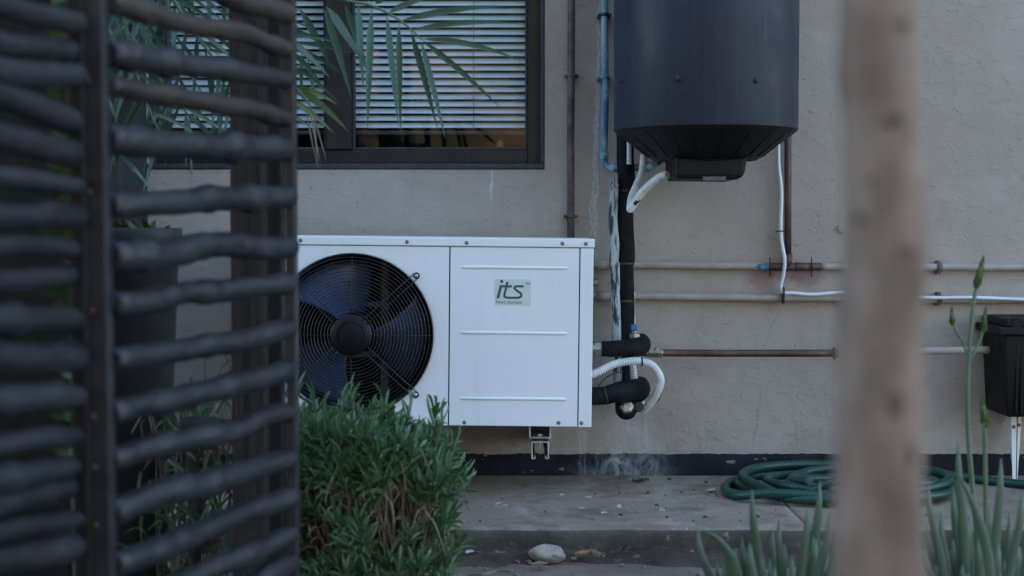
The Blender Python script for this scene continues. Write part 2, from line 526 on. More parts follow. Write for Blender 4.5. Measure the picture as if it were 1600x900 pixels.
def mat_ground(soil=False):
    n = NT('dark_soil' if soil else 'gritty_paving')
    if soil:
        c = n.mix(n.ramp(n.noise(9, 6, 0.7), 0.3, 0.7), (0.035, 0.022, 0.015), (0.1, 0.068, 0.047))
    else:
        c = n.mix(n.ramp(n.noise(4, 6, 0.65), 0.3, 0.7), (0.16, 0.118, 0.085), (0.25, 0.2, 0.155))
    c = n.mix(n.ramp(n.noise(90, 3, 0.6), 0.62, 0.72, 0, 0.5), c, (0.28, 0.24, 0.19))
    c = n.mix(n.ramp(n.noise(120, 3, 0.6), 0.6, 0.68, 0, 0.7), c, (0.05, 0.04, 0.032))
    nrm = n.bump(n.noise(60, 6, 0.75), 0.9, 0.012)
    return n.set(**{'Base Color': c, 'Roughness': 0.95, 'Normal': nrm})


MT['concrete'] = mat_concrete()
MT['riser'] = mat_riser()
MT['ground'] = mat_ground()
MT['soil'] = mat_ground(True)


def mat_glass():
    n = NT('window_glass')
    n.t.nodes.remove(n.b)
    gl = n.new('ShaderNodeBsdfGlossy'); gl.inputs['Roughness'].default_value = 0.01
    gl.inputs[0].default_value = (0.92, 0.97, 1, 1)
    tr = n.new('ShaderNodeBsdfTransparent'); tr.inputs[0].default_value = (0.95, 0.97, 0.97, 1)
    lw = n.new('ShaderNodeFresnel'); lw.inputs[0].default_value = 1.9
    nb = n.bump(n.noise(1.5, 2), 0.04, 0.02)
    n.put(gl.inputs['Normal'], nb)
    mx = n.new('ShaderNodeMixShader')
    n.put(mx.inputs[0], n.math('MULTIPLY', lw.outputs[0], 0.19, clamp=True))
    n.t.links.new(tr.outputs[0], mx.inputs[1]); n.t.links.new(gl.outputs[0], mx.inputs[2])
    n.t.links.new(mx.outputs[0], n.out.inputs[0])
    return n.m


MT['glass'] = mat_glass()


def mat_clear():
    n = NT('clear_glass_jar')
    return n.set(**{'Base Color': (0.9, 0.95, 0.95), 'Roughness': 0.05, 'Transmission Weight': 0.7, 'IOR': 1.45})


MT['jar'] = mat_clear()


def mat_hose():
    n = NT('green_braided_hose')
    tc = n.new('ShaderNodeTexCoord')
    mp = n.new('ShaderNodeMapping')
    n.put(mp.inputs[0], tc.outputs['UV'])
    mp.inputs['Scale'].default_value = (12, 130, 1)
    mp.inputs['Rotation'].default_value = (0, 0, 0.0)
    ck = n.new('ShaderNodeTexChecker')
    n.put(ck.inputs[0], mp.outputs[0])
    ck.inputs['Scale'].default_value = 1.0
    f = n.math('MULTIPLY', ck.outputs[1], n.ramp(n.noise(20, 4), 0.3, 0.7, 0.3, 0.9))
    c = n.mix(f, (0.004, 0.036, 0.027), (0.01, 0.075, 0.057))
    c = n.mix(n.ramp(n.noise(8, 5), 0.5, 0.75, 0, 0.4), c, (0.012, 0.03, 0.023))
    return n.set(**{'Base Color': c, 'Roughness': 0.42})


MT['hose'] = mat_hose()

# ------------------------------------------------------------------ ground, step
Z_STEP = 0.07
Y_EDGE = PG(900, 827, Z_STEP).y


def grid(x0, x1, y0, y1, nx, ny, hf):
    vs, fs = [], []
    for j in range(ny + 1):
        for i in range(nx + 1):
            x, y = x0 + (x1 - x0) * i / nx, y0 + (y1 - y0) * j / ny
            vs.append((x, y, hf(x, y)))
    for j in range(ny):
        for i in range(nx):
            a = j * (nx + 1) + i
            fs.append((a, a + 1, a + nx + 2, a + nx + 1))
    return vs, fs


mb = MB()
mb.add([(-80, -80, 0), (80, -80, 0), (80, 60, 0), (-80, 60, 0)], [(0, 1, 2, 3)])
g = mb.build('ground', MT['ground'], kind='structure')

nz = lambda x, y, s, k=0.0: mnoise.noise(Vector((x * s, y * s, k)))
mb = MB()


def soil_h(x, y):
    e = Y_EDGE - 0.125 - 0.05 * nz(x, 0, 2.6, 9) - 0.03 * nz(x, y, 14, 3)
    t = (y - e) / 0.06
    if t < 0:
        return -0.006 + max(-0.02, t * 0.02)
    return -0.006 + min(1.0, t) * 0.012 + min(1.0, t) * max(0.0, 0.014 + 0.011 * nz(x, y, 9) + 0.008 * nz(x, y, 31, 2))


vs, fs = grid(-3, 3, Y_EDGE - 0.26, Y_EDGE + 0.02, 300, 30, soil_h)
mb.add(vs, fs, True)
mb.build('soil_strip', MT['soil'], kind='structure')

# concrete step: two slabs with a joint, worn front edges
SEAM = PG(1255, 815, Z_STEP).x
for a, b in ((-4.0, SEAM - 0.004), (SEAM + 0.004, 4.0)):
    mb = MB()
    n_ = int((b - a) / 0.02)
    prof = [(0.0, 0.0), (0.0, 0.02), (0.0, 0.045), (0.001, 0.058), (0.006, 0.066), (0.018, 0.07), (0.05, 0.07), (0.2, 0.07), (-Y_EDGE + 0.05, 0.07)]
    vs, fs = [], []
    for i in range(n_ + 1):
        x = a + (b - a) * i / n_
        wear = 0.006 * nz(x, 0, 5) + 0.006 * nz(x, 0, 17, 3) + 0.004 * nz(x, 1, 45, 3)
        for k, (py_, pz) in enumerate(prof):
            w = wear * (1 if k < 6 else 0.3 if k == 6 else 0) + (0.004 * nz(x, pz * 40, 40, 7) if k < 5 else 0)
            zz = pz + (0.0025 * nz(x, py_, 22, 5) if k in (4, 5, 6) else 0)
            vs.append((x, Y_EDGE + py_ - w, zz - (0.03 if k == 0 else 0)))
    m_ = len(prof)
    for i in range(n_):
        for k in range(m_ - 1):
            fs.append((i * m_ + k, (i + 1) * m_ + k, (i + 1) * m_ + k + 1, i * m_ + k + 1))
    fs.append([k for k in range(m_)])
    fs.append([n_ * m_ + k for k in range(m_)])
    mb.add(vs, fs, True)
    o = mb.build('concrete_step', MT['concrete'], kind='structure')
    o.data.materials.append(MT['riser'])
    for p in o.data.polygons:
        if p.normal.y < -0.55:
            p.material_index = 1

# earth bank across the garden, mirrored in the window glass
mb = MB()
vs, fs = grid(-9, 7, -16, -11, 60, 12, lambda x, y: max(-0.05, 3.4 * min(1, (-11 - y) / 4.0) + 0.25 * nz(x, y, 0.7) - 0.05))
mb.add(vs, fs, True)
mb.build('earth_bank', MT['bank'], kind='structure')

# unseen tree belt added behind the camera to block low sky light
mb = MB()
vs, fs = grid(-36, 7, -21, -15.2, 105, 20, lambda x, y: 0.0)
vs2 = []
for (x, y, z) in vs:
    t = (-15.2 - y) / 5.8
    h = (14.5 + 2.8 * nz(x, 0, 0.22) + 1.2 * nz(x, y, 0.9, 3) + 0.5 * nz(x, y, 2.6, 5)) * (min(1.0, t / 0.35) ** 0.6)
    vs2.append((x + 0.3 * nz(x, y, 1.7, 8), y + 0.8 * nz(x, h, 0.8, 4), max(0.0, h + 0.4 * rnd.random())))
mb.add(vs2, fs, False)
tb_ = mb.build('added_tree_belt', leafmat('added_belt_leaf', [(0.018, 0.036, 0.018), (0.03, 0.055, 0.025)], 0.7, 0.1), kind='stuff')
tb_['label'] = 'added unseen belt of dense dark green trees blocking the low sky'

# ------------------------------------------------------------------ house: wall, plinth, window
house = thing('house', 'taupe plastered house wall with black painted base and dark framed window', 'house', (0, 0, Z_STEP))
wl, wr = P(229, 250, 0).x, P(851, 250, 0).x
wb, wt = P(800, 265, 0).z, 2.05
ZP = P(800, 709, 0).z          # top of plinth
TH = 0.2
mb = MB()
HX, HZ = 11.0, 5.2
xs, zs = [-HX, wl, wr, HX], [-0.1, wb, wt, HZ]
for i in range(3):
    for j in range(3):
        if i == 1 and j == 1:
            continue
        mb.add([(xs[i], 0, zs[j]), (xs[i + 1], 0, zs[j]), (xs[i + 1], 0, zs[j + 1]), (xs[i], 0, zs[j + 1])], [(0, 1, 2, 3)])
        mb.add([(xs[i], TH, zs[j]), (xs[i + 1], TH, zs[j]), (xs[i + 1], TH, zs[j + 1]), (xs[i], TH, zs[j + 1])], [(0, 3, 2, 1)])
for a, b in (((wl, wb), (wr, wb)), ((wr, wb), (wr, wt)), ((wr, wt), (wl, wt)), ((wl, wt), (wl, wb))):
    mb.add([(a[0], 0, a[1]), (a[0], TH, a[1]), (b[0], TH, b[1]), (b[0], 0, b[1])], [(0, 1, 2, 3)])
for a, b in (((-HX, -0.1), (HX, -0.1)), ((HX, -0.1), (HX, HZ)), ((HX, HZ), (-HX, HZ)), ((-HX, HZ), (-HX, -0.1))):
    mb.add([(a[0], 0, a[1]), (a[0], TH, a[1]), (b[0], TH, b[1]), (b[0], 0, b[1])], [(0, 1, 2, 3)])
b_ = bmesh.new()
me = mb.mesh('wall', MT['plaster'])
b_.from_mesh(me); bmesh.ops.remove_doubles(b_, verts=b_.verts, dist=1e-5); bmesh.ops.recalc_face_normals(b_, faces=b_.faces); b_.to_mesh(me); b_.free()
link('wall', me, house)
# plinth band with wavering painted top edge
mb = MB()
vs, fs = [], []
N_ = 1600
for i in range(N_ + 1):
    x = -8.0 + 16.0 * i / N_
    zt = ZP + 0.0035 * nz(x, 0, 9) + 0.004 * nz(x, 0, 60, 4)
    vs += [(x, -0.006, 0.0), (x, -0.006, zt - 0.003), (x, -0.003, zt), (x, 0.004, zt)]
for i in range(N_):
    for k in range(3):
        fs.append((i * 4 + k, (i + 1) * 4 + k, (i + 1) * 4 + k + 1, i * 4 + k + 1))
mb.add(vs, fs, True)
mb.build('plinth', MT['plinth'], house)
# dim room behind the window
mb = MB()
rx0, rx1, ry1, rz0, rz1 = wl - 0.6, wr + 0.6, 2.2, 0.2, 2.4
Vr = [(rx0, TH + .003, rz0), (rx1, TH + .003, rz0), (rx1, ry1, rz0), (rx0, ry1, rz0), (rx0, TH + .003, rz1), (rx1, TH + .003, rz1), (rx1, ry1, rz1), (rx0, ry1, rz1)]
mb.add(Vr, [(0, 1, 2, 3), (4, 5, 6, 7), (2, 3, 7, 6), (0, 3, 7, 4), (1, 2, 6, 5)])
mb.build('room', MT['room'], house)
# window: slate sill band, outer frame, sashes, panes
YF = 0.035                                   # front face of the frame, recessed
win = MB()
fw = M(26, 0)                                # frame width
fb = P(800, 256, YF).z                       # bottom of the frame
FD = 0.06
win.box2((wl + 0.001, YF, fb), (wl + fw, YF + FD, wt - 0.001), 0.003)
win.box2((wr - fw, YF, fb), (wr - 0.001, YF + FD, wt - 0.001), 0.003)
win.box2((wl + fw, YF + 0.002, wt - fw), (wr - fw, YF + FD, wt - 0.002), 0.003)
win.box2((wl + fw, YF + 0.002, fb + 0.0005), (wr - fw, YF + FD - 0.001, P(800, 240, YF).z + 0.012), 0.003)
window = win.build('window', MT['frame'], house)
mb = MB()
mb.box2((wl + 0.001, -0.006, wb + 0.001), (wr - 0.001, 0.11, fb - 0.0005), 0.004)
mb.box2((wr - 0.012, -0.004, fb + 0.0005), (wr - 0.0015, YF - 0.001, wt - 0.003), 0.003)
mb.build('sill', MT['sill'], window)
mx0, mx1 = P(509, 100, YF).x, P(549, 100, YF).x
mb = MB()
mb.box2((mx0, YF - 0.008, P(800, 240, YF).z + 0.0125), (mx1, YF + FD - 0.004, wt - fw - 0.0005), 0.003)
mb.build('mullion', MT['frame'], window)
gz0 = P(800, 240, YF).z + 0.012
for a, b in ((wl + fw, mx0), (mx1, wr - fw)):
    mb = MB()
    w_ = 0.009
    for (p, q) in (((a, gz0), (a + w_, wt - fw)), ((b - w_, gz0), (b, wt - fw)), ((a + w_, gz0), (b - w_, gz0 + w_))):
        mb.box2((p[0] + .0003, YF + 0.012, p[1] + .0003), (q[0] - .0003, YF + 0.045, q[1] - .0005), 0.002)
    mb.build('sash_bead', MT['sill'], window)
    mb = MB()
    mb.box2((a + w_ * 0.7, YF + 0.03, gz0 + w_ * 0.6), (b - w_ * 0.7, YF + 0.034, wt - fw - 0.001))
    mb.build('pane', MT['glass'], window)

# venetian blinds, each slat its own piece
YB = 0.115
sl_z0 = P(800, 196, YB).z
pitch = M(11.07, YB)
for a, b, lab in ((wl + fw + 0.002, mx0 - 0.004, 'pale venetian blind behind the window pane crossed by gate sticks and timber post'),
                  (mx1 + 0.004, wr - fw - 0.002, 'pale venetian blind hanging behind the wide window pane above the heat pump')):
    bl = thing('venetian_blind', lab, 'window blind', ((a + b) / 2, YB, sl_z0), 'venetian blinds in the window')
    w_ = b - a
    mb = MB()
    prof = [(-0.0095, -0.0088), (-0.005, -0.0025), (0.0005, 0.0035), (0.0065, 0.0085), (0.0062, 0.0093), (0.0, 0.0043), (-0.0057, -0.0016), (-0.01, -0.0082)]
    vs = [(-w_ / 2, y_, z_) for y_, z_ in prof] + [(w_ / 2, y_, z_) for y_, z_ in prof]
    n_ = len(prof)
    fs = [(k, (k + 1) % n_, n_ + (k + 1) % n_, n_ + k) for k in range(n_)]
    mb.add(vs, fs, False)
    sm_ = mb.mesh('slat', MT['slat'])
    k = 0
    while sl_z0 + k * pitch < wt - 0.02:
        o = link('slat', sm_, bl, loc=((a + b) / 2, YB, sl_z0 + k * pitch))
        o.rotation_euler = (rnd.uniform(-0.05, 0.05), 0, 0)
        k += 1
    mb = MB()
    mb.box2((a, YB - 0.011, sl_z0 - pitch * 1.35), (b, YB + 0.011, sl_z0 - pitch * 0.75), 0.003)
    mb.build('bottom_rail', MT['room'], bl)
    for fx in (0.69,):
        mb = MB()
        x = a + w_ * fx
        mb.tube([(x, YB - 0.014, sl_z0 - 0.02), (x, YB - 0.014, wt - 0.02)], 0.0009, 5)
        mb.build('cord', MT['grey_paint'], bl)
    mb = MB()
    mb.box2((a, YB - 0.014, wt - 0.035), (b, YB + 0.014, wt - 0.003), 0.003)
    mb.build('head_rail', MT['slat'], bl)

jb = P(781, 241, 0.16)
jar = MB()
prof = [(0.0005, 0), (0.013, 0), (0.017, 0.006), (0.018, 0.03), (0.012, 0.045), (0.008, 0.05), (0.009, 0.06), (0.005, 0.066), (0.0005, 0.068)]
jar.lathe(prof, 20, Matrix.Translation((jb.x, 0.17, wb + 0.002)) @ Matrix.Scale(1.5, 4), cap=False)
tag(jar.build('glass_jar', MT['jar']), 'small clear glass jar on the inner windowsill under the blind', 'jar')

# charcoal block standing in for an unresolved dark area left of the window
mb = MB()
cx = P(217, 300, -0.12).x
mb.box2((-3.2, -0.32, 0.0), (cx, -0.012, 2.6), 0.006)
tag(mb.build('standin_block', MT['charcoal']), 'dark charcoal block standing in for the dark area beside the window behind the tall planter', 'wall')

# ------------------------------------------------------------------ heat pump
UY = -0.42
US = FPX / (UY - CAMY)
UM = Matrix.Translation(P(664, 520, UY)) @ Matrix.Rotation(0.0105, 4, 'Y')
lx = lambda px: (px - 664) / US
lz = lambda py: (520 - py) / US
ux0, ux1, uy0, uy1 = lx(392), lx(926.5), lz(370.5), lz(666)
UDEP = 0.34
hp = thing('heat_pump', 'white heat pump cabinet with round black fan guard, mounted on house wall', 'heat pump', tuple(UM @ Vector((lx(660), UDEP / 2, uy1))))


def ub():
    return MB()


def ubox(mb, x0, x1, z0, z1, d0, d1, bev=0.0):
    mb.box2((lx(x0), d0, lz(z1)), (lx(x1), d1, lz(z0)), bev, xf=UM)
    return mb


# cabinet shell: sides, back, bottom
mb = ub()
ubox(mb, 392, 395, 385, 665, 0.02, UDEP, 0.001)
ubox(mb, 923.5, 926.3, 385, 665, 0.018, UDEP, 0.001)
ubox(mb, 395.2, 923.3, 385, 664, UDEP - 0.004, UDEP - 0.0005)
ubox(mb, 395.2, 923.3, 663.6, 665.6, 0.01, UDEP - 0.005)
mb.build('cabinet', MT['white'], hp)
mb = ub()
ubox(mb, 699.5, 704.5, 386, 663, 0.006, 0.3)
ubox(mb, 902.5, 907.5, 386, 663, 0.006, 0.02)
mb.build('partition', MT['inner'], hp)
# top lid with front lip
mb = ub()
ubox(mb, 391, 927.6, 370.5, 384, -0.004, UDEP + 0.004, 0.0022)
mb.build('lid', MT['white'], hp)
# fan panel with round opening and a rolled rim
FCX, FCZ, FR = lx(550), lz(524), 126 / US
px0, px1, pz0, pz1 = lx(393), lx(700.8), lz(385), lz(665.5)
angs = sorted(set([2 * math.pi * k / 96 for k in range(96)] + [math.atan2(z - FCZ, x - FCX) % (2 * math.pi) for x in (px0, px1) for z in (pz0, pz1)]))
vs, fs = [], []
for a in angs:
    c, s = math.cos(a), math.sin(a)
    t = min([v for v in ((px1 - FCX) / c if c > 1e-9 else 9, (px0 - FCX) / c if c < -1e-9 else 9, (pz0 - FCZ) / s if s > 1e-9 else 9, (pz1 - FCZ) / s if s < -1e-9 else 9)])
    ring = [(t, 0.012), (t, 0.0008), (t - 0.0008, 0.0), (FR + 0.006, 0.0), (FR + 0.002, 0.001), (FR, 0.004), (FR, 0.03)]
    for r, d in ring:
        vs.append((FCX + r * c, d, FCZ + r * s))
n_, m_ = len(angs), 7
for i in range(n_):
    j = (i + 1) % n_
    for k in range(m_ - 1):
        fs.append((i * m_ + k, j * m_ + k, j * m_ + k + 1, i * m_ + k + 1))
mb = ub().add(vs, fs, False, UM)
mb.build('fan_panel', MT['white'], hp)
# service panel with three pressed ribs
mb = ub()
ubox(mb, 703, 904.2, 385, 665.5, 0.0, 0.012, 0.0012)
for py in (416.5, 519, 622.5):
    n_ = 8
    L0, L1 = lx(722), lx(885)
    vs, fs = [], []
    sec = [(-2.8, 0.0005), (-2.1, -0.0016), (-0.8, -0.0034), (0.8, -0.0034), (2.1, -0.0016), (2.8, 0.0005)]
    for (xx, sc) in ((L0 - .004, 0.05), (L0, 0.75), (L0 + 0.004, 1), (L1 - 0.004, 1), (L1, 0.75), (L1 + .004, 0.05)):
        for (dz, dd) in sec:
            vs.append((xx, dd * sc if dd < 0 else dd, lz(py) - dz / US * (0.5 + 0.5 * sc)))
    for i in range(5):
        for k in range(5):
            fs.append((i * 6 + k, (i + 1) * 6 + k, (i + 1) * 6 + k + 1, i * 6 + k + 1))
    mb.add(vs, fs, True, UM)
mb.build('service_panel', MT['white'], hp)
mb = ub()
ubox(mb, 906.2, 926.5, 385, 666, -0.001, 0.017, 0.0015)
mb.build('corner_post', MT['white'], hp)
# screws
mbs = MB()
mbs.lathe([(0.0002, -0.0026), (0.003, -0.0024), (0.0048, -0.0014), (0.0056, 0.0), (0.0056, 0.002)], 14, Matrix.Rotation(-math.pi / 2, 4, 'X'), cap=False)
for r_ in (0, 1):
    mbs.box((0, -0.0026, 0), (0.006 if r_ else 0.0012, 0.0006, 0.0012 if r_ else 0.006))
b_ = MB()
# lathe axis maps to -y after rotation: rebuild explicitly so that the head faces the camera
b_.lathe([(0.0056, 0.0), (0.0056, 0.0004), (0.0048, 0.0016), (0.003, 0.0025), (0.0004, 0.0028)], 14, Matrix.Rotation(math.pi / 2, 4, 'X'))
for r_ in (0, 1):
    b_.box((0, -0.0026, 0), (0.0066 if r_ else 0.0014, 0.001, 0.0014 if r_ else 0.0066))
screw_me = b_.mesh('screw', MT['screw'])
for px, py, d in ((469, 377.5, -.004), (635, 378, -.004), (728, 378.5, -.004), (877.5, 378, -.004), (914, 378, -.004), (727, 660.5, 0), (875, 659.5, 0), (911, 659.5, -.001)):
    link('screw', screw_me, hp, loc=UM @ Vector((lx(px), d, lz(py))))
for px, py in ((927, 380), (926.8, 659), (926.8, 533), (926.8, 553)):
    o = link('screw', screw_me, hp, loc=UM @ Vector((lx(px), 0.02, lz(py))))
    o.rotation_euler = (0, 0, math.pi / 2)
# shroud, coil, fan, bracket inside
mb = ub()
FX = UM @ Matrix.Translation((FCX, 0, FCZ)) @ Matrix.Rotation(-math.pi / 2, 4, 'X')   # local z -> depth (+y)
mb.lathe([(FR + 0.0005, 0.012), (FR + 0.0005, 0.03), (FR - 0.006, 0.05), (FR - 0.006, 0.1), (FR + 0.01, 0.12)], 72, FX, cap=False)
mb.build('shroud', MT['black_metal'], hp)
mb = ub()
ubox(mb, 396, 699, 386, 663, 0.3, 0.33)
coil = mb.build('coil', MT['inner'], hp)
mb = ub()
for k in range(46):
    zz = 390 + k * 5.9
    ubox(mb, 397, 698, zz, zz + 1.4, 0.288, 0.2995)
for k in range(8):
    xx = 405 + 40 * k
    ubox(mb, xx, xx + 4, 388, 662, 0.281, 0.2875)
mb.build('coil_fins', MT['tank_black'], coil, kind='stuff')
mb = ub()
ubox(mb, 584, 597, 386, 663, 0.215, 0.235, 0.001)
ubox(mb, 500, 512, 386, 663, 0.216, 0.236, 0.001)
ubox(mb, 512.5, 583.5, 478, 488, 0.21, 0.22, 0.001)
ubox(mb, 512.5, 583.5, 560, 570, 0.21, 0.22, 0.001)
mb.build('motor_bracket', MT['grey_paint'], hp)
mb = ub()
mb.lathe([(0.001, 0.03), (0.055, 0.03), (0.058, 0.034), (0.058, 0.2), (0.04, 0.209)], 40, FX)
fan = mb.build('fan_hub', MT['tank_black'], hp)
for bi, a0 in enumerate((R(102), R(-140), R(-20))):
    vs, fs = [], []
    nr, na = 9, 14
    for i in range(nr + 1):
        t = i / nr
        r = 0.05 + (FR - 0.018 - 0.05) * t
        half = R(32 + 10 * t)
        sweep = R(14) * t
        for k in range(na + 1):
            u = k / na
            a = a0 + sweep + (u - 0.5) * 2 * half * (1 - 0.1 * t * (2 * u - 1) ** 2)
            d = 0.095 - 0.15 * (u - 0.5) * (1 - 0.25 * t) * 1.0
            vs.append((FCX + r * math.cos(a), d, FCZ + r * math.sin(a)))
    for i in range(nr):
        for k in range(na):
            q = i * (na + 1) + k
            fs.append((q, q + 1, q + na + 2, q + na + 1))
    nv = len(vs)
    vs2 = vs + [(x, y + 0.0025, z) for x, y, z in vs]
    fs2 = fs + [tuple(reversed([nv + k for k in f])) for f in fs]
    edge = [k for k in range(na + 1)] + [(i) * (na + 1) + na for i in range(1, nr + 1)] + [nr * (na + 1) + k for k in range(na - 1, -1, -1)] + [i * (na + 1) for i in range(nr - 1, 0, -1)]
    for i in range(len(edge)):
        a, b = edge[i], edge[(i + 1) % len(edge)]
        fs2.append((a, b, nv + b, nv + a))
    ub().add(vs2, fs2, True, UM).build('blade', MT['blade'], hp)
# wire fan guard
mb = ub()
WR = 0.0013


def arc_ring(mb, r, d, wr, seg=80):
    vs, fs = [], []
    for i in range(seg):
        a = 2 * math.pi * i / seg
        for k in range(4):
            b = math.pi / 4 + math.pi / 2 * k
            rr = r + wr * 1.3 * math.cos(b)
            vs.append((FCX + rr * math.cos(a), d + wr * 1.3 * math.sin(b), FCZ + rr * math.sin(a)))
    for i in range(seg):
        j = (i + 1) % seg
        for k in range(4):
            k2 = (k + 1) % 4
            fs.append((i * 4 + k, j * 4 + k, j * 4 + k2, i * 4 + k2))
    mb.add(vs, fs, True, UM)


def gd(r):        # dome of the guard: proud of the panel towards the middle
    return -0.004 - 0.028 * max(0, 1 - (r / FR) ** 2) ** 0.6


r0 = 31 / US
nr = 18
for k in range(nr + 1):
    r = r0 + (FR + 0.001 - r0) * k / nr
    arc_ring(mb, r, gd(r), WR if k not in (0, nr) else WR * 1.7)
for a in (0, 90, 180, 270):
    c, s = math.cos(R(a)), math.sin(R(a))
    mb.tube([(FCX + r * c, gd(r) + 0.002, FCZ + r * s) for r in [r0 + (FR - r0) * t / 8 for t in range(9)]], 0.0016, 6, xf=UM)
for a in (43, 137, 223, 317):
    c, s = math.cos(R(a)), math.sin(R(a))
    off = 0.0085
    loop = []
    for sgn in (1, -1):
        pts = []
        for t in range(10):
            r = r0 + (FR + 0.02 - r0) * t / 9
            pts.append(Vector((FCX + r * c - sgn * off * s, gd(min(r, FR)) - 0.002 if r < FR else -0.0035, FCZ + r * s + sgn * off * c)))
        loop.append(pts)
    rend = FR + 0.02
    arcp = []
    for t in range(1, 8):
        th = math.pi / 2 - math.pi * t / 8
        u, v = off * math.cos(th), off * math.sin(th)
        arcp.append(Vector((FCX + (rend + u) * c - v * s, -0.0035, FCZ + (rend + u) * s + v * c)))
    mb.tube(loop[0] + arcp + loop[1][::-1], 0.0017, 6, xf=UM)
guard = mb.build('fan_guard', MT['guard'], hp)
mb = ub()
mb.lathe([(0.0005, gd(0) - 0.006), (r0 - 0.006, gd(0) - 0.006), (r0 - 0.004, gd(0) - 0.004), (r0 + 0.002, gd(r0) - 0.001), (r0 + 0.002, gd(r0) + 0.003)], 48, FX)
mb.lathe([(r0 * 0.7, gd(0) - 0.0075), (r0 * 0.74, gd(0) - 0.0075), (r0 * 0.76, gd(0) - 0.005)], 48, FX, cap=False)
mb.build('guard_disc', MT['tank_black'], guard)
for a in (43, 137, 223, 317):
    c, s = math.cos(R(a)), math.sin(R(a))
    mb = ub()
    X_ = UM @ Matrix.Translation((FCX + (FR + 0.02) * c, -0.001, FCZ + (FR + 0.02) * s)) @ Matrix.Rotation(math.pi / 2, 4, 'X')
    mb.lathe([(0.0085, 0.0), (0.0085, 0.002), (0.0058, 0.0024), (0.0056, 0.004), (0.003, 0.0058), (0.0006, 0.006)], 16, X_)
    mb.build('washer_screw', MT['galv'], hp)
# maker's sticker
zs_ = lambda zx, zy: (lx(740 + zx / 9.0), lz(400 + zy / 9.0 - 1.2))
st = thing_sticker = MB()
a, b = zs_(292, 690), zs_(804, 322)
st.box2((a[0], -0.0006, a[1]), (b[0], 0.0002, b[1]), 0, xf=UM)
sticker = st.build('sticker', MT['sticker'], hp)


def stroke(mb, pts, w, d0=-0.0011, d1=-0.0004):
    pts = [Vector(p) for p in pts]
    n = len(pts)
    L, Rr = [], []
    for i in range(n):
        t = (pts[min(i + 1, n - 1)] - pts[max(i - 1, 0)]).normalized()
        nn = Vector((-t.y, t.x))
        L.append(pts[i] + nn * w / 2); Rr.append(pts[i] - nn * w / 2)
    for i in range(n - 1):
        q = [zs_(*L[i]), zs_(*L[i + 1]), zs_(*Rr[i + 1]), zs_(*Rr[i])]
        mb.add([(x, d0, z) for x, z in q], [(0, 1, 2, 3)], False, UM)


mb = MB()
smooth_ts = [p.to_2d() for p in cr([(p[0], p[1], 0) for p in ((472, 358), (450, 455), (431, 540), (440, 572), (478, 582), (560, 582), (625, 581), (660, 566), (668, 540), (652, 514), (592, 472), (573, 448), (580, 427), (610, 421), (700, 421))], 6)]
stroke(mb, smooth_ts, 32)
mb.add([(x, -0.0012, z) for x, z in (zs_(362, 408), zs_(404, 408), zs_(355, 595), zs_(318, 595))], [(0, 1, 2, 3)], False, UM)
mb.add([(x, -0.0013, z) for x, z in (zs_(385, 407), zs_(540, 407), zs_(530, 440), zs_(380, 440))], [(0, 1, 2, 3)], False, UM)
mb.add([(x, -0.0012, z) for x, z in [zs_(392 + 24 * math.cos(k * math.pi / 10), 354 + 22 * math.sin(k * math.pi / 10)) for k in range(20)]], [list(range(20))], False, UM)
mb.build('lettering', MT['ink_green'], sticker)


def text_mesh(body, mat, x0, x1, zbase, parent, shear=0.0, name='lettering', hscale=1.0):
    cu = bpy.data.curves.new('text', 'FONT')
    cu.body = body
    cu.shear = shear
    cu.resolution_u = 3
    t = bpy.data.objects.new('text', cu)
    COL.objects.link(t)
    bpy.context.view_layer.update()
    me = bpy.data.meshes.new_from_object(t.evaluated_get(bpy.context.evaluated_depsgraph_get()))
    bpy.data.objects.remove(t, do_unlink=True)
    xs_ = [v.co.x for v in me.vertices]
    s = (x1 - x0) / (max(xs_) - min(xs_))
    mn = min(xs_)
    for v in me.vertices:
        v.co = UM @ Vector((x0 + (v.co.x - mn) * s, -0.0011, zbase + v.co.y * s * hscale))
    me.materials.clear(); me.materials.append(mat)
    me.name = name
    return link(name, me, parent)


a, b = zs_(308, 665), zs_(682, 665)
text_mesh('heat pumps', MT['ink_red'], a[0], b[0], a[1], sticker, 0.25, hscale=0.85)
a, b = zs_(722, 400), zs_(790, 400)
text_mesh('TM', MT['ink_green'], a[0], b[0], a[1], sticker)
# little scuffs of the wall paint on the lower panel are left to the material; channel feet belong to the unit


def channel(x0, x1, y0, y1, z0, z1, th, lips, name, mat, parent, up=True):
    """open channel running along y; up: open at the top"""
    mb = MB()
    mb.box2((x0, y0, z0), (x0 + th, y1, z1), th * 0.3)
    mb.box2((x1 - th, y0, z0), (x1, y1, z1), th * 0.3)
    if up:
        mb.box2((x0 + th * .9, y0 + .0004, z0 + .0002), (x1 - th * .9, y1 - .0004, z0 + th), 0)
    else:
        mb.box2((x0 + th * .9, y0 + .0004, z1 - th), (x1 - th * .9, y1 - .0004, z1 - .0002), 0)
        w = (x1 - x0) * 0.22
        mb.box2((x0 + th * .9, y0 + .0004, z0 + .0002), (x0 + w, y1 - .0004, z0 + th), 0)
        mb.box2((x1 - w, y0 + .0004, z0 + .0002), (x1 - th * .9, y1 - .0004, z0 + th), 0)
        mb.box2((x0 + w - th, y0 + .0008, z0 + th * .9), (x0 + w - .0002, y1 - .0008, z0 + th * 2.6), 0)
        mb.box2((x1 - w + .0002, y0 + .0008, z0 + th * .9), (x1 - w + th, y1 - .0008, z0 + th * 2.6), 0)
    return mb.build(name, mat, parent)


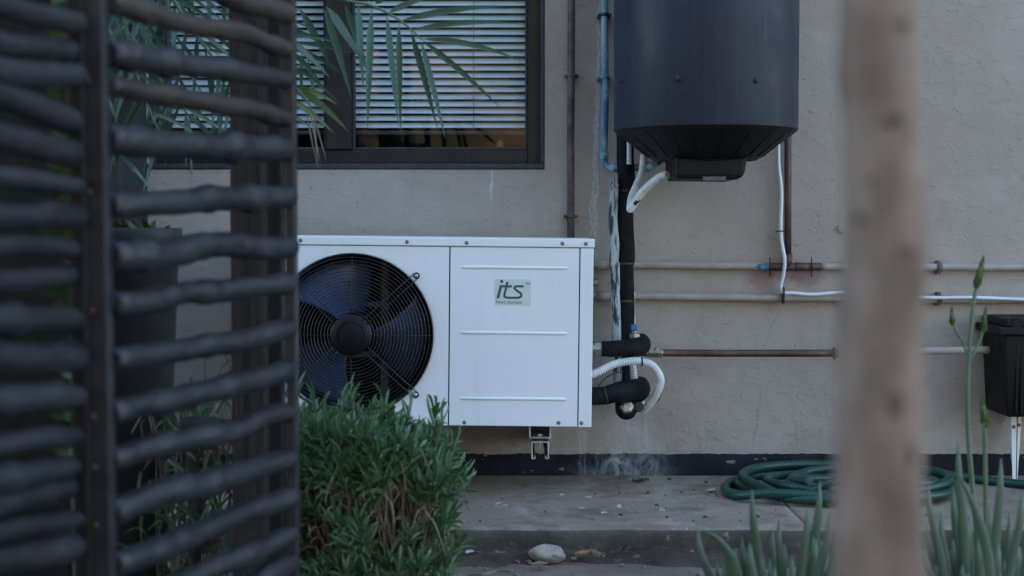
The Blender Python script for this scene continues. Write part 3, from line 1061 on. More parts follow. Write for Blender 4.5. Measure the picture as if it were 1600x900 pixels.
for pxa, lab in ((826, 'galvanised strut bracket with rolled lips under the lettered panel of the heat pump'), (450, 'galvanised strut bracket under the fan end of the heat pump behind the bush')):
    dz = (pxa - 826) * -0.0105 / US * -1 * -1
    x0, x1 = P(pxa + 1, 680, UY).x, P(pxa + 35, 680, UY).x
    zt = P(pxa, 667.5, UY).z + (0.004 if pxa < 600 else 0)
    zf = P(pxa, 686, UY).z
    channel(x0, x1, UY + 0.012, UY + 0.3, zf, zt + 0.004, 0.0035, False, 'foot_channel', MT['galv'], hp)
    br = thing('mounting_bracket', lab, 'bracket', (x0 + 0.03, 0, zf - 0.06), 'strut brackets carrying the heat pump')
    x0, x1 = P(pxa + 4.5, 700, UY).x, P(pxa + 32, 700, UY).x
    zt, zb = P(pxa, 690.5, UY).z, P(pxa, 718, UY).z
    channel(x0, x1, UY + 0.006, 0.002, zb, zt, 0.0035, True, 'strut', MT['galv'], br, up=False)
    mb = MB()
    mb.box2((x0 + 0.001, UY + 0.02, zt - 0.0005), (x1 - 0.001, UY + 0.3, zf + 0.0005), 0.001)
    mb.build('rubber_pad', MT['black_cable'], br)
    mb = MB()
    xm = (x0 + x1) / 2
    mb.lathe([(0.004, -0.035), (0.004, 0.002), (0.009, 0.002), (0.009, 0.008)], 6, Matrix.Translation((xm, UY + 0.03, zf + 0.003)), smooth=False)
    mb.build('bolt', MT['galv'], br)

# ------------------------------------------------------------------ water heater
TY, TR = -0.318, 0.2675
tc = P(1102, 205, TY)
zr = tc.z
TX = Matrix.Translation((tc.x, TY, 0))
wh = thing('water_heater', 'slate grey upright water heater tank with black domed underside on the wall', 'water heater', (tc.x, TY, zr - 0.12))
mb = MB()
mb.lathe([(TR - 0.006, zr + 0.002), (TR - 0.001, zr), (TR, zr + 0.003), (TR, zr + 1.05), (TR - 0.02, zr + 1.08), (0.001, zr + 1.1)], 96, TX)
shell = mb.build('shell', MT['tank'], wh)
mb = MB()
sa = math.asin(0.0)
for px in (1100.5,):
    xx = P(px, 100, TY - TR).x - tc.x
    yy = TY - math.sqrt(TR ** 2 - xx ** 2)
    mb.box2((tc.x + xx - 0.0012, yy - 0.0006, zr + 0.004), (tc.x + xx + 0.0012, yy + 0.004, zr + 1.05))
mb.build('seam', MT['tank'], shell)
zd = P(1100, 252, TY).z
mb = MB()
prof = [(TR - 0.004, zr + 0.006), (TR - 0.005, zr - 0.004), (TR - 0.016, zr - 0.012), (TR - 0.05, zr - 0.035), (0.165, zd + 0.012), (0.15, zd + 0.002), (0.12, zd), (0.001, zd)]
mb.lathe(prof, 72, TX, cap=False)
cap_ = mb.build('bottom_cap', MT['tank_black'], wh)
mb = MB()
for k in range(20):
    a = 2 * math.pi * (k + 0.3) / 20
    c, s = math.cos(a), math.sin(a)
    pts = [(tc.x + r * c, TY + r * s, z) for r, z in ((TR - 0.018, zr - 0.012), (TR - 0.05, zr - 0.034), (0.168, zd + 0.014), (0.13, zd + 0.001))]
    mb.tube(pts, 0.0028, 6)
mb.build('rib', MT['tank_black'], cap_)
# element cover under the dome
ex0, ex1 = P(1052, 260, TY - 0.1).x, P(1163, 260, TY - 0.1).x
ez0, ez1 = P(1100, 281, TY - 0.1).z, zd + 0.01
mb = MB()
poly = [(ex0, ez1), (ex0, ez0 + 0.012), (ex0 + 0.01, ez0 + 0.002)]
poly += [(ex1 - 0.03 + 0.03 * math.sin(t * math.pi / 12), ez0 + 0.03 - 0.03 * math.cos(t * math.pi / 12)) for t in range(7)]
poly += [(ex1 + 0.006, ez1)]
b_ = bmesh.new()
tmp = MB().prism(poly, TY - 0.13, TY + 0.12)
me = tmp.mesh('tmp', MT['tank_black'])
b_.from_mesh(me)
bmesh.ops.bevel(b_, geom=[e for e in b_.edges if abs(e.verts[0].co.y - e.verts[1].co.y) < 1e-5], offset=0.014, segments=3, affect='EDGES', profile=0.5)
mb.bm(b_)
bpy.data.meshes.remove(me)
mb.box2((P(1103, 250, TY - .13).x, TY - 0.136, P(0, 251, TY - .13).z), (P(1124, 250, TY - .13).x, TY - 0.12, P(0, 245, TY - .13).z), 0.002)
cover = mb.build('element_cover', MT['tank_black'], wh)
mb = MB()
mb.box2((P(1098, 278, TY - .13).x, TY - 0.1312, P(0, 282, TY - .13).z), (P(1134, 278, TY - .13).x, TY - 0.1295, P(0, 276, TY - .13).z))
mb.build('rating_label', MT['paper'], cover)
for px, py, r_ in ((978, 128, 0.005), (1059, 122, 0.0095), (1181, 126, 0.0075)):
    ang = None
    xx = P(px, py, TY - TR * 0.9).x - tc.x
    xx = max(-TR * 0.97, min(TR * 0.97, xx))
    yy = -math.sqrt(TR ** 2 - xx ** 2)
    nrm = Vector((xx, yy, 0)).normalized()
    zz = P(px, py, TY + yy).z
    mb = MB()
    X_ = Matrix.Translation((tc.x + xx, TY + yy, zz)) @ nrm.to_track_quat('Z', 'Y').to_matrix().to_4x4()
    mb.lathe([(r_, -0.002), (r_, 0.003), (r_ * 0.8, 0.006), (r_ * 0.1, 0.007)], 14, X_)
    mb.build('plug', MT['tank'], wh)
mb = MB()
mb.box2((tc.x - 0.12, TY + TR - 0.03, zr + 0.15), (tc.x + 0.12, 0.002, zr + 0.2), 0.003)
mb.build('wall_bracket', MT['galv'], wh)

# ------------------------------------------------------------------ pipes


def pipe(name, pts, wpx, mat, label, cat='pipe', n=8, seg=12, Yw=-0.02, jitter=0.0, curve=True, parent=None, group=None):
    """pts: (px, py, Y); width in pixels at the wall"""
    w = [P(*p) for p in pts]
    path = cr(w, n) if curve else w
    if jitter:
        path = [p + Vector((jitter * mnoise.noise(p * 9), 0, jitter * mnoise.noise(p * 9 + Vector((5, 1, 2))))) for p in path]
    o = MB().tube(path, M(wpx / 2, pts[0][2]), seg).build(name, MT[mat], parent)
    if parent is None:
        tag(o, label, cat, group)
    return o


def clip(px, py, Y, wpx, mat, parent, vertical=True, hw=1.35, length=5):
    c = P(px, py, Y)
    r = M(wpx / 2, Y)
    mb = MB()
    ax = Matrix.Identity(4) if vertical else Matrix.Rotation(math.pi / 2, 4, 'Y')
    h = M(length / 2, Y)
    mb.lathe([(r * 1.02, -h), (r * 1.22, -h), (r * 1.22, h), (r * 1.02, h)], 16, Matrix.Translation(c) @ ax, cap=False)
    e = r * hw + M(3, Y)
    if vertical:
        mb.box2((c.x - e, c.y - 0.001, c.z - h * .8), (c.x + e, 0.003, c.z + h * .8), 0.001)
    else:
        mb.box2((c.x - h * .8, c.y - 0.001, c.z - e), (c.x + h * .8, 0.003, c.z + e), 0.001)
    return mb.build('clip', MT[mat], parent)


vp = pipe('vertical_pipe', [(893, -140, -.03), (893, 60, -.03), (892, 200, -.03), (892, 400, -.03), (892, 480, -.03)], 11.5, 'copper_dark', 'brown copper pipe running down the wall between window and tank', jitter=0.001)
clip(893, 118, -.03, 11.5, 'copper_dark', vp)
clip(892, 338, -.03, 11.5, 'copper_dark', vp)
bp = pipe('blue_pipe', [(945, -140, -.07), (945, 60, -.07), (946, 150, -.07), (944, 225, -.07), (944, 250, -.07), (950, 261, -.07), (962, 262, -.075), (985, 261, -.09), (1012, 261, -.13), (1030, 252, -.17)], 11, 'verdigris', 'blue verdigris stained pipe with elbow beside the tank', n=6)
mb = MB()
for (a, b) in (((944, 238), (944, 250)), ((953, 262), (965, 262))):
    mb.tube([P(a[0], a[1], -.07), P(b[0], b[1], -.07)], M(7, -.07), 14)
mb.build('elbow_collar', MT['verdigris'], bp)
clip(945, 23, -.07, 11, 'black_cable', bp)
clip(945, 121, -.07, 11, 'verdigris', bp)
mb = MB()
mb.tube([P(1000, 262, -.11), P(1016, 261, -.13)], M(8, -.1), 12)
mb.build('coupling', MT['brass'], bp)

# lagged riser pipes
lp = pipe('lagged_pipe', [(978, 150, -.1), (977, 250, -.1), (980, 290, -.1), (976, 330, -.1), (979, 400, -.1), (976, 412, -.1), (977, 440, -.1), (978, 500, -.1), (972, 560, -.1), (973, 610, -.1), (975, 640, -.1)], 27, 'foam', 'thick black foam lagged pipe running down beside the white cabinet', seg=18, jitter=0.0012)
mb = MB()
for py in (298, 412, 470):
    c = P(977, py, -.1)
    mb.lathe([(M(13.6, -.1), -0.004), (M(14.3, -.1), -0.002), (M(14.3, -.1), 0.002), (M(13.6, -.1), 0.004)], 20, Matrix.Translation(c), cap=False)
mb.build('tape_band', MT['black_cable'], lp)
wp = pipe('weathered_pipe', [(960, 278, -.12), (960, 300, -.12), (958, 345, -.12), (961, 380, -.12), (959, 410, -.12), (961, 418, -.12), (962, 470, -.12), (964, 540, -.12), (966, 590, -.12), (968, 628, -.12)], 14.5, 'foam_old', 'thin pipe in peeling white and black wrap beside the lagged pipe', seg=14, jitter=0.002)
for py, r_ in ((290, 8.2), (413, 8.4)):
    mb = MB()
    mb.lathe([(M(r_ - 1, -.12), -0.006), (M(r_, -.12), -0.004), (M(r_, -.12), 0.004), (M(r_ - 1, -.12), 0.006)], 16, Matrix.Translation(P(960, py, -.12)), cap=False)
    mb.build('wrap_band', MT['foam_old'], wp)


def lag(name, pts, radii, label, n=5):
    w = [P(*p) for p in pts]
    path = cr(w, n)
    rad = []
    for i in range(len(radii) - 1):
        for k in range(n):
            rad.append(M(radii[i] + (radii[i + 1] - radii[i]) * k / n, -.2))
    rad.append(M(radii[-1], -.2))
    return tag(MB().tube(path, rad, 20).build(name, MT['foam'], None), label, 'pipe insulation')


up_el = lag('upper_insulated_elbow', [(940, 545, -.25), (955, 545, -.25), (975, 544, -.24), (990, 543, -.22), (1001, 540, -.18), (1003, 536, -.13), (1002, 532, -.1)], [12, 12.5, 13, 14.5, 15, 14, 12], 'black insulated elbow joining cabinet above the white conduit')
up_el.name = 'insulated_elbow'
mb = MB()
mb.tube([P(988, 548, -.22), P(990, 560, -.22), P(990, 566, -.22)], [M(12, -.2), M(9, -.2), M(2, -.2)], 14)
mb.tube([P(955, 545, -.25), P(957, 545, -.25)], M(13.2, -.25), 20)
mb.build('tape_fold', MT['foam'], up_el)
lo_el = lag('insulated_elbow', [(922, 619, -.25), (945, 618, -.25), (960, 614, -.25), (980, 611, -.22), (993, 611, -.18), (999, 607, -.13), (1000, 600, -.1)], [14, 14, 15, 18, 19.5, 18, 14], 'black insulated elbow joining the cabinet below the white conduit loop')
mb = MB()
mb.tube([P(945.5, 618, -.25), P(948, 617.5, -.25)], M(15.2, -.25), 20)
mb.build('tape_fold', MT['black_cable'], lo_el)
mb = MB()
mb.lathe([(M(15, -.2), -0.005), (M(17, -.2), 0.0), (M(17, -.2), 0.02), (M(13, -.2), 0.03)], 20, Matrix.Translation(P(978, 640, -.2)) @ Matrix.Rotation(R(12), 4, 'Y') @ Matrix.Rotation(R(65), 4, 'X'))
mb.build('insulation_cuff', MT['foam'], lo_el)
mb = MB()
mb.lathe([(M(9, -.2), -0.0), (M(12, -.2), 0.004), (M(12, -.2), 0.028), (M(10, -.2), 0.034), (M(6, -.2), 0.036)], 6, Matrix.Translation(P(979, 640, -.205)) @ Matrix.Rotation(R(65), 4, 'X'), smooth=False)
mb.build('brass_end', MT['brass'], lo_el)
mb = MB()
mb.lathe([(M(8, -.2), 0), (M(8, -.2), 0.02), (M(7, -.2), 0.024)], 14, Matrix.Translation(P(997, 636, -.2)) @ Matrix.Rotation(R(80), 4, 'X'))
mb.build('grey_cap', MT['planter'], lo_el)

# copper run with fittings to the right
cp = pipe('copper_pipe', [(985, 551, -.14), (1010, 551, -.14), (1100, 552, -.13), (1304, 552, -.12)], 11.5, 'copper', 'bare copper pipe running level along the wall from brass fitting', n=4)
mb = MB()
for a, b, r_, sg in ((1009, 1013, 6.5, 14), (1013, 1021, 8.3, 6), (1021, 1025, 7, 14), (1025, 1032, 8.6, 6), (1032, 1035, 7, 14)):
    mb.tube([P(a, 551, -.14), P(b - .01, 551, -.14)], M(r_, -.14), sg, smooth=sg > 6)
mb.build('compression_fitting', MT['brass'], cp)
mb = MB()
mb.tube([P(1302, 552, -.12), P(1306, 552, -.12)], M(9.5, -.12), 16)
mb.tube([P(1306, 552, -.12), P(1309, 552, -.12)], M(7, -.12), 16)
mb.build('flange', MT['copper'], cp)
tag(MB().tube([P(1309, 551, -.12), P(1400, 549, -.12), P(1534, 547, -.12), P(1545, 547, -.12)], M(6, -.12), 12).build('grey_pipe', MT['paint_pipe']), 'painted grey pipe joining the copper pipe to the black box', 'pipe')
mb = MB()
mb.tube([P(924, 545, -.25), P(929, 545, -.25)], M(10, -.25), 12)
mb.tube([P(929, 545, -.25), P(938.5, 545, -.25)], M(11, -.25), 6, smooth=False)
mb.tube([P(938, 545, -.25), P(942, 545, -.25)], M(9, -.25), 14)
tag(mb.build('brass_nut', MT['brass']), 'brass union nut where the upper elbow leaves the cabinet', 'pipe fitting')
# valve with blue handle
vl = thing('valve', 'small brass valve with blue handle above the upper elbow', 'valve', tuple(P(991, 535, -.19)))
mb = MB()
mb.tube([P(991, 536, -.19), P(991, 521, -.19)], M(7, -.19), 8, smooth=False)
mb.tube([P(984, 526, -.19), P(999, 525, -.19)], M(4.5, -.19), 8)
mb.tube([P(991, 522, -.19), P(991, 516, -.19)], M(4, -.19), 8)
mb.build('body', MT['brass'], vl)
mb = MB()
mb.box(P(991, 511.5, -.19), (M(9.5, -.19), 0.03, M(8, -.19)), 0.002)
mb.build('handle', MT['blue_plastic'], vl)


def conduit(name, pts, wpx, label, n=14, ribs=1.9, ribbed=True, seg=14, mat='conduit', parent=None, smooth_from=9.0):
    w = cr([P(*p) for p in pts], 40)
    # resample evenly
    step = M(ribs, pts[0][2])
    out, acc = [w[0]], 0
    for i in range(1, len(w)):
        d = (w[i] - w[i - 1]).length
        while acc + d >= step:
            t = (step - acc) / d
            q = w[i - 1].lerp(w[i], t)
            out.append(q)
            w[i - 1] = q
            d = (w[i] - q).length
            acc = 0
        acc += d
    r = M(wpx / 2, pts[0][2])
    fade = lambda t: max(0.0, min(1.0, (t - smooth_from) / 0.05))
    rad = [r * (1.0 if (k // 1) % 2 else 0.85 + 0.14 * fade(k / len(out))) if ribbed else r for k in range(len(out))]
    o = MB().tube(out, rad, seg, smooth=not ribbed).build(name, MT[mat], parent)
    if parent is None:
        tag(o, label, 'conduit')
    return o


conduit('white_conduit', [(920, 587, -.27), (935, 581, -.27), (960, 569, -.265), (985, 564.5, -.26), (1003, 565, -.25), (1021, 573, -.24), (1032, 593, -.23), (1026, 615, -.22), (1014, 632, -.2), (1005, 642, -.18)], 13, 'white corrugated conduit looping out of the cabinet and down', smooth_from=0.45)
conduit('white_conduit', [(988, 566, -.16), (990, 580, -.16), (993, 600, -.16), (1000, 622, -.16), (1005, 640, -.16)], 11, 'white corrugated conduit hanging straight between the two elbows')
mb = MB()
mb.tube([P(1003, 565, -.25) + Vector((M(dx, -.25), 0, 0)) for dx in (-1.2, 1.2)], M(7.6, -.25), 14)
tag(mb.build('cable_tie', MT['black_cable']), 'black cable tie round the white conduit loop', 'cable tie')
tk = conduit('white_conduit', [(1043, 273, -.36), (1032, 276, -.34), (1014, 290, -.3), (998, 307, -.27), (986, 325, -.25), (983, 328, -.24)], 13.5, 'white corrugated conduit curving down from the tank underside', ribs=2.2)
conduit('white_conduit', [(984, 328, -.235), (986, 310, -.22), (994, 290, -.2), (1003, 268, -.19), (1006, 240, -.18)], 11, 'white conduit rising behind the curved one below the tank', ribs=2.2, ribbed=False)
conduit('white_conduit', [(983, 215, -.18), (983, 235, -.18), (983, 258, -.18)], 8, 'short white corrugated conduit dropping beside the tank to blue pipe', ribs=1.8)
mb = MB()
mb.tube([P(993, 313, -.262), P(997, 317, -.262)], M(7.6, -.26), 12)
mb.tube([P(1030, 280, -.335), P(1034, 284, -.335)], M(1, -.3), 6)
tag(mb.build('cable_tie', MT['black_cable']), 'black cable tie round the conduit below the tank', 'cable tie')
# thin loose wires
pipe('black_wire', [(934, 605, -.24), (940, 597, -.24), (950, 588, -.2), (962, 583, -.18), (975, 580, -.16)], 1.7, 'black_cable', 'thin black wire looping between cabinet and lagged pipe', 'wire', seg=6)
pipe('black_wire', [(993, 606, -.15), (1003, 614, -.14), (1014, 618, -.13), (1026, 628, -.12), (1033, 616, -.1), (1035, 602, -.1), (1033, 585, -.11)], 1.7, 'black_cable', 'thin black wire hanging behind the white conduit loop', 'wire', seg=6)
pipe('thin_white_line', [(991, 455, -.08), (991, 480, -.08), (992, 508, -.09)], 2.4, 'conduit', 'thin white beaded line dropping to the blue valve handle', 'line', seg=6)
pipe('black_wire', [(989, 372, -.083), (991, 380, -.08), (990, 395, -.08), (989, 405, -.083)], 1.5, 'black_cable', 'short black wire sticking out of the thick lagged pipe', 'wire', seg=6)

# painted wall pipes
pu = pipe('painted_pipe', [(880, 414, -.02), (1000, 414, -.02), (1100, 415, -.02), (1192, 416, -.02)], 12, 'paint_pipe', 'taupe painted wall pipe running level into the copper tee', jitter=0.002, n=10)
pipe('painted_pipe', [(1280, 417, -.02), (1400, 417, -.02), (1500, 417.5, -.02), (1700, 419, -.02)], 11, 'paint_pipe', 'taupe painted wall pipe running from copper tee past the trunk', jitter=0.002, n=10)
pl = pipe('painted_pipe', [(880, 462, -.02), (1000, 463, -.02), (1150, 465, -.02), (1300, 466, -.02), (1500, 468, -.02), (1700, 469, -.02)], 12, 'paint_pipe', 'taupe painted wall pipe below the copper tee, carrying white cable', jitter=0.002, n=10)
for px, py, par in ((936, 414, pu), (940, 463, pl)):
    mb = MB()
    mb.tube([P(px - 8, py, -.02), P(px + 12, py, -.02)], M(7, -.02), 14)
    mb.build('coupling', MT['paint_pipe'], par)
for px, py in ((1467, 418), (1467, 467)):
    o = clip(px, py, -.02, 11, 'copper_dark', None, vertical=False, length=8)
    o.name = 'pipe_clip'
    tag(o, 'rusty saddle clip on the ' + ('upper' if py < 440 else 'lower') + ' painted pipe beside the trunk', 'pipe clip')
mb = MB()
for (px, py, r_) in ((1315, 357, 7),):
    X_ = Matrix.Translation(P(px, py, 0)) @ Matrix.Rotation(math.pi / 2, 4, 'X')
    mb.lathe([(M(r_, 0), -0.003), (M(r_, 0), 0.004), (M(r_ * .7, 0), 0.008), (M(r_ * .5, 0), 0.006), (M(.5, 0), 0.009)], 14, X_)
tag(mb.build('wall_bolt', MT['paint_pipe']), 'round bolt head in the wall beside the blurred trunk', 'bolt')
mb = MB()
mb.lathe([(M(6, -.05), -0.05), (M(6, -.05), 0.0), (M(5, -.05), 0.008), (M(3, -.05), 0.01)], 10, Matrix.Translation(P(931, 441, -.05)) @ Matrix.Rotation(math.pi / 2, 4, 'X'))
tag(mb.build('pipe_stub', MT['brass']), 'short brass stub on the wall between the two painted pipes', 'pipe fitting')

# copper tee
tee = thing('copper_tee', 'brown copper pipe from tank down to tee joint in painted pipe', 'pipe', tuple(P(1235, 417, -.03)))
mb = MB()
mb.tube([P(1231, 190, -.03), P(1231, 300, -.03), P(1231, 412, -.03)], M(5.6, -.03), 14)
mb.build('riser', MT['copper'], tee)
mb = MB()
mb.tube([P(1196, 417, -.03), P(1200, 417, -.03), P(1282, 417, -.03), P(1284, 417, -.03)], [M(5, -.03), M(6.6, -.03), M(6.6, -.03), M(5.5, -.03)], 14)
mb.tube([P(1231, 417, -.03), P(1231, 396, -.03)], M(6.8, -.03), 14)
mb.tube([P(1243, 417, -.03), P(1246, 417, -.03)], M(7.4, -.03), 14)
mb.build('tee_joint', MT['copper'], tee)
mb = MB()
mb.tube([P(1185, 417, -.03), P(1202, 417, -.03)], [M(4.5, -.03), M(7, -.03)], 14)
mb.build('solder_collar', MT['verdigris'], tee)
mb = MB()
for px in (1203, 1268):
    mb.tube([P(px, 402, -.045), P(px, 433, -.045)], M(0.9, -.03), 6)
    mb.tube([P(px - 1, 417, -.03), P(px + 1, 417, -.03)], M(7.4, -.03), 14)
mb.build('wire_tie', MT['black_cable'], tee)
wc = pipe('white_cable', [(1215, 205, -.08), (1216, 226, -.06), (1217, 262, -.05), (1221, 300, -.05), (1220, 345, -.045), (1221, 375, -.045), (1226, 405, -.055), (1224, 430, -.05), (1220, 446, -.045), (1224, 457, -.042), (1240, 458, -.04), (1270, 460, -.04), (1320, 457, -.04), (1380, 460, -.04), (1450, 465, -.04), (1520, 465, -.04), (1600, 468, -.04), (1700, 470, -.04)], 5.6, 'cable', 'white electric cable dropping from tank and running along painted pipe', 'cable', seg=10)
mb = MB()
for px, py, a in ((1225, 361, 0), (1225, 462, 1)):
    c = P(px, py, -.05)
    if a == 0:
        mb.box(c + Vector((0, 0.012, 0)), (M(22, -.05), 0.03, M(2, -.05)), 0.001)
    else:
        mb.box(c + Vector((0, 0.012, 0)), (M(2.4, -.05), 0.03, M(26, -.05)), 0.001)
mb.build('cable_tie', MT['black_cable'], wc)

# ------------------------------------------------------------------ black box on bracket, right edge
YBx = -0.2
bx = thing('black_box', 'black plastic lidded box fixed to the wall on a white bracket', 'box', tuple(P(1600, 655, -.1)))
x0, x1 = P(1574, 600, YBx).x, P(1700, 600, YBx).x
xt0 = P(1567, 520, YBx).x
z0, z1 = P(1560, 652, YBx).z, P(1560, 522, YBx).z
mb = MB()
vs = [(x0, YBx, z0), (x1, YBx, z0), (x1, -0.002, z0), (x0, -0.002, z0), (xt0, YBx - .012, z1), (x1 + .012, YBx - .012, z1), (x1 + .012, -0.002, z1), (xt0, -0.002, z1)]
b_ = bmesh.new()
bv = [b_.verts.new(v) for v in vs]
for f in ((0, 1, 2, 3), (4, 5, 6, 7), (0, 1, 5, 4), (1, 2, 6, 5), (2, 3, 7, 6), (3, 0, 4, 7)):
    b_.faces.new([bv[k] for k in f])
bmesh.ops.recalc_face_normals(b_, faces=b_.faces)
bmesh.ops.bevel(b_, geom=list(b_.edges), offset=0.008, segments=3, affect='EDGES', profile=0.5)
mb.bm(b_, True)
for px in (1586, 1594):
    mb.box2((P(px, 560, YBx).x, YBx - 0.012, z0 + 0.012), (P(px + 3, 560, YBx).x, YBx + 0.006, z1 - 0.004), 0.002)
body = mb.build('body', MT['bin'], bx)
mb = MB()
mb.box2((P(1562, 510, YBx - .03).x, YBx - 0.03, P(0, 523, YBx).z), (x1 + 0.03, 0.0 - 0.003, P(0, 510, YBx).z), 0.004, seg=2)
mb.box2((P(1571, 510, YBx - .02).x, YBx - 0.02, P(0, 511, YBx).z), (x1 + 0.02, -0.004, P(0, 497, YBx).z), 0.007, seg=3)
lid = mb.build('lid', MT['bin'], bx)
for k in range(4):
    mb = MB()
    px = 1578 + k * 33
    mb.box2((P(px, 500, YBx).x, YBx - 0.024, P(0, 520, YBx).z), (P(px + 14, 500, YBx).x, YBx - 0.01, P(0, 496, YBx).z), 0.003)
    mb.build('rib', MT['bin'], lid)
mb = MB()
zb0 = P(1590, 752, -.1).z
xa = P(1588, 700, -.1).x
wv = M(9, -.1)
vs = [(xa - wv, -.1, z0 + .002), (xa + wv * 0.9, -.1, z0 + .002), (xa + wv * .25, -.1, zb0), (xa - wv * .55, -.1, zb0)]
vs += [(x, y + 0.003, z) for x, y, z in vs]
mb.add(vs, [(0, 1, 2, 3), (7, 6, 5, 4), (0, 4, 5, 1), (1, 5, 6, 2), (2, 6, 7, 3), (3, 7, 4, 0)])
mb.box2((xa - wv, -.098, z0 - .003), (xa + wv, -.004, z0 + .001), 0.0005)
vs = [(xa, -.1, z0), (xa + .003, -.1, z0), (xa + .003, -.002, z0), (xa, -.002, z0), (xa, -.1, zb0), (xa + .003, -.1, zb0), (xa + .003, -.08, zb0), (xa, -.08, zb0)]
mb.add(vs, [(0, 1, 2, 3), (7, 6, 5, 4), (0, 4, 5, 1), (1, 5, 6, 2), (2, 6, 7, 3), (3, 7, 4, 0)])
brk = mb.build('leg_bracket', MT['white'], bx)
for dx, pz in ((-0.5, 667), (0.45, 664)):
    o = link('screw', screw_me, brk, loc=(xa + wv * dx, -0.1005, P(0, pz, -.1).z))

# ------------------------------------------------------------------ garden hose
hr = M(7.2, -0.3)
hc = PG(1300, 768, Z_STEP)
path = []
loops = [(0.365, 0.28, 0.0, -0.01), (0.30, 0.24, 0.045, 0.025), (0.345, 0.235, -0.005, -0.03), (0.25, 0.215, 0.1, 0.01), (0.31, 0.26, 0.03, 0.0), (0.2, 0.165, 0.09, -0.04)]
for li, (ra, rb, dx, dy) in enumerate(loops):
    for k in range(48):
        t = k / 48
        nx_ = loops[min(li + 1, len(loops) - 1)]
        A = ra + (nx_[0] - ra) * t; B = rb + (nx_[1] - rb) * t
        DX = dx + (nx_[2] - dx) * t; DY = dy + (nx_[3] - dy) * t
        a = 2 * math.pi * t + 0.9 + math.pi
        z = Z_STEP + hr + li * hr * 1.05 * (0.55 + 0.45 * math.sin(a * 1.0 + li * 1.9)) * 0.7
        wob = 0.015 * math.sin(3 * a + li * 2.1)
        path.append(Vector((hc.x + DX + (A + wob) * math.cos(a), min(hc.y + DY + (B + wob) * math.sin(a), -hr - 0.012), z)))
lead = [PG(1700, 768, Z_STEP + hr), PG(1600, 757, Z_STEP + hr), PG(1530, 749, Z_STEP + hr), PG(1475, 741, Z_STEP + hr * 1.8), PG(1430, 738, Z_STEP + hr * 3.2), PG(1380, 738, Z_STEP + hr * 3)]
start = path[0]
full = lead + [p for i, p in enumerate(path) if i % 3 == 0 and i > 16]
full = [p if p.y < -hr - 0.008 else Vector((p.x, -hr - 0.008, p.z)) for p in full]
hpath = cr(full, 7)
tag(MB().tube(hpath, hr, 12).build('garden_hose', MT['hose']), 'green braided garden hose coiled on the concrete step', 'hose')

# ------------------------------------------------------------------ twig gates


def stick(px_l, yl, Dl, px_r, yr, Dr, thl, thr, seed, mat, parent):
    r_ = random.Random(seed)
    a, b = P(px_l, yl, CAMY + Dl), P(px_r, yr, CAMY + Dr)
    n = 30
    pts, rad = [], []
    ra, rb = thl * 0.53 * Dl / FPX, thr * 0.53 * Dr / FPX
    knots = [(r_.uniform(0.08, 0.95), r_.uniform(0.08, 0.26), r_.uniform(0.02, 0.05)) for _ in range(4)]
    bend = [(r_.uniform(0.1, 0.9), r_.uniform(-1, 1) * 0.008) for _ in range(3)]
    for i in range(n + 1):
        t = i / n
        p = a.lerp(b, t)
        env = math.sin(math.pi * t) ** 0.5
        off = sum(h * math.exp(-((t - c) / 0.18) ** 2) for c, h in bend) * env
        p = p + Vector((0.003 * math.sin(7 * t + seed), 0, off + 0.003 * mnoise.noise(Vector((t * 6, seed * 3.7, 0))) * env))
        r = ra + (rb - ra) * t
        r *= 1 + sum(h * math.exp(-((t - c) / w) ** 2) for c, h, w in knots) + 0.08 * mnoise.noise(Vector((t * 6, seed * 1.3, 4)))
        pts.append(p); rad.append(r)
    d0, d1 = (pts[0] - pts[1]).normalized(), (pts[-1] - pts[-2]).normalized()
    pts = [pts[0] + d0 * rad[0] * 0.35] + pts + [pts[-1] + d1 * rad[-1] * 0.35]
    rad = [rad[0] * 0.72] + rad + [rad[-1] * 0.72]
    mb = MB().tube(pts, rad, 14)
    for i, v in enumerate(mb.v):
        k = min(i // 14, n)
        c = pts[min(i // 14, len(pts) - 1)]
        q = v - c
        mb.v[i] = c + q * (1 + 0.05 * mnoise.noise(v * 30) + 0.02 * mnoise.noise(v * 80))
    return mb.build('stick', MT[mat], parent)


DL, DR = 2.0, 2.5
gate = thing('stick_gate', 'gate of rough charcoal sticks between two steel uprights in front of timber post', 'gate', (P(300, 800, CAMY + 2.2).x, CAMY + 2.25, 0), 'rustic stick gates')
for i, (yl, yr, a, b, m) in enumerate([(-78, 22, 34, 30, 1), (5, 77, 32, 26, 1), (84, 124, 41, 28, 0), (133, 186, 31, 27, 1), (217, 233, 43, 36, 0), (322, 307, 40, 34, 0), (400, 386, 46, 34, 0), (474, 442, 38, 30, 0), (562, 513, 37, 32, 0), (645, 577, 37, 32, 0), (719, 645, 36, 30, 0), (801, 716, 40, 33, 0), (882, 776, 38, 32, 0), (962, 834, 36, 30, 0), (1045, 878, 36, 30, 0)]):
    stick(171 + i * 0.7, yl, DL + 0.012, 447 + i * 0.4, yr, DR - 0.01, a, b, i + 1, 'stick_brown' if m else 'stick', gate)


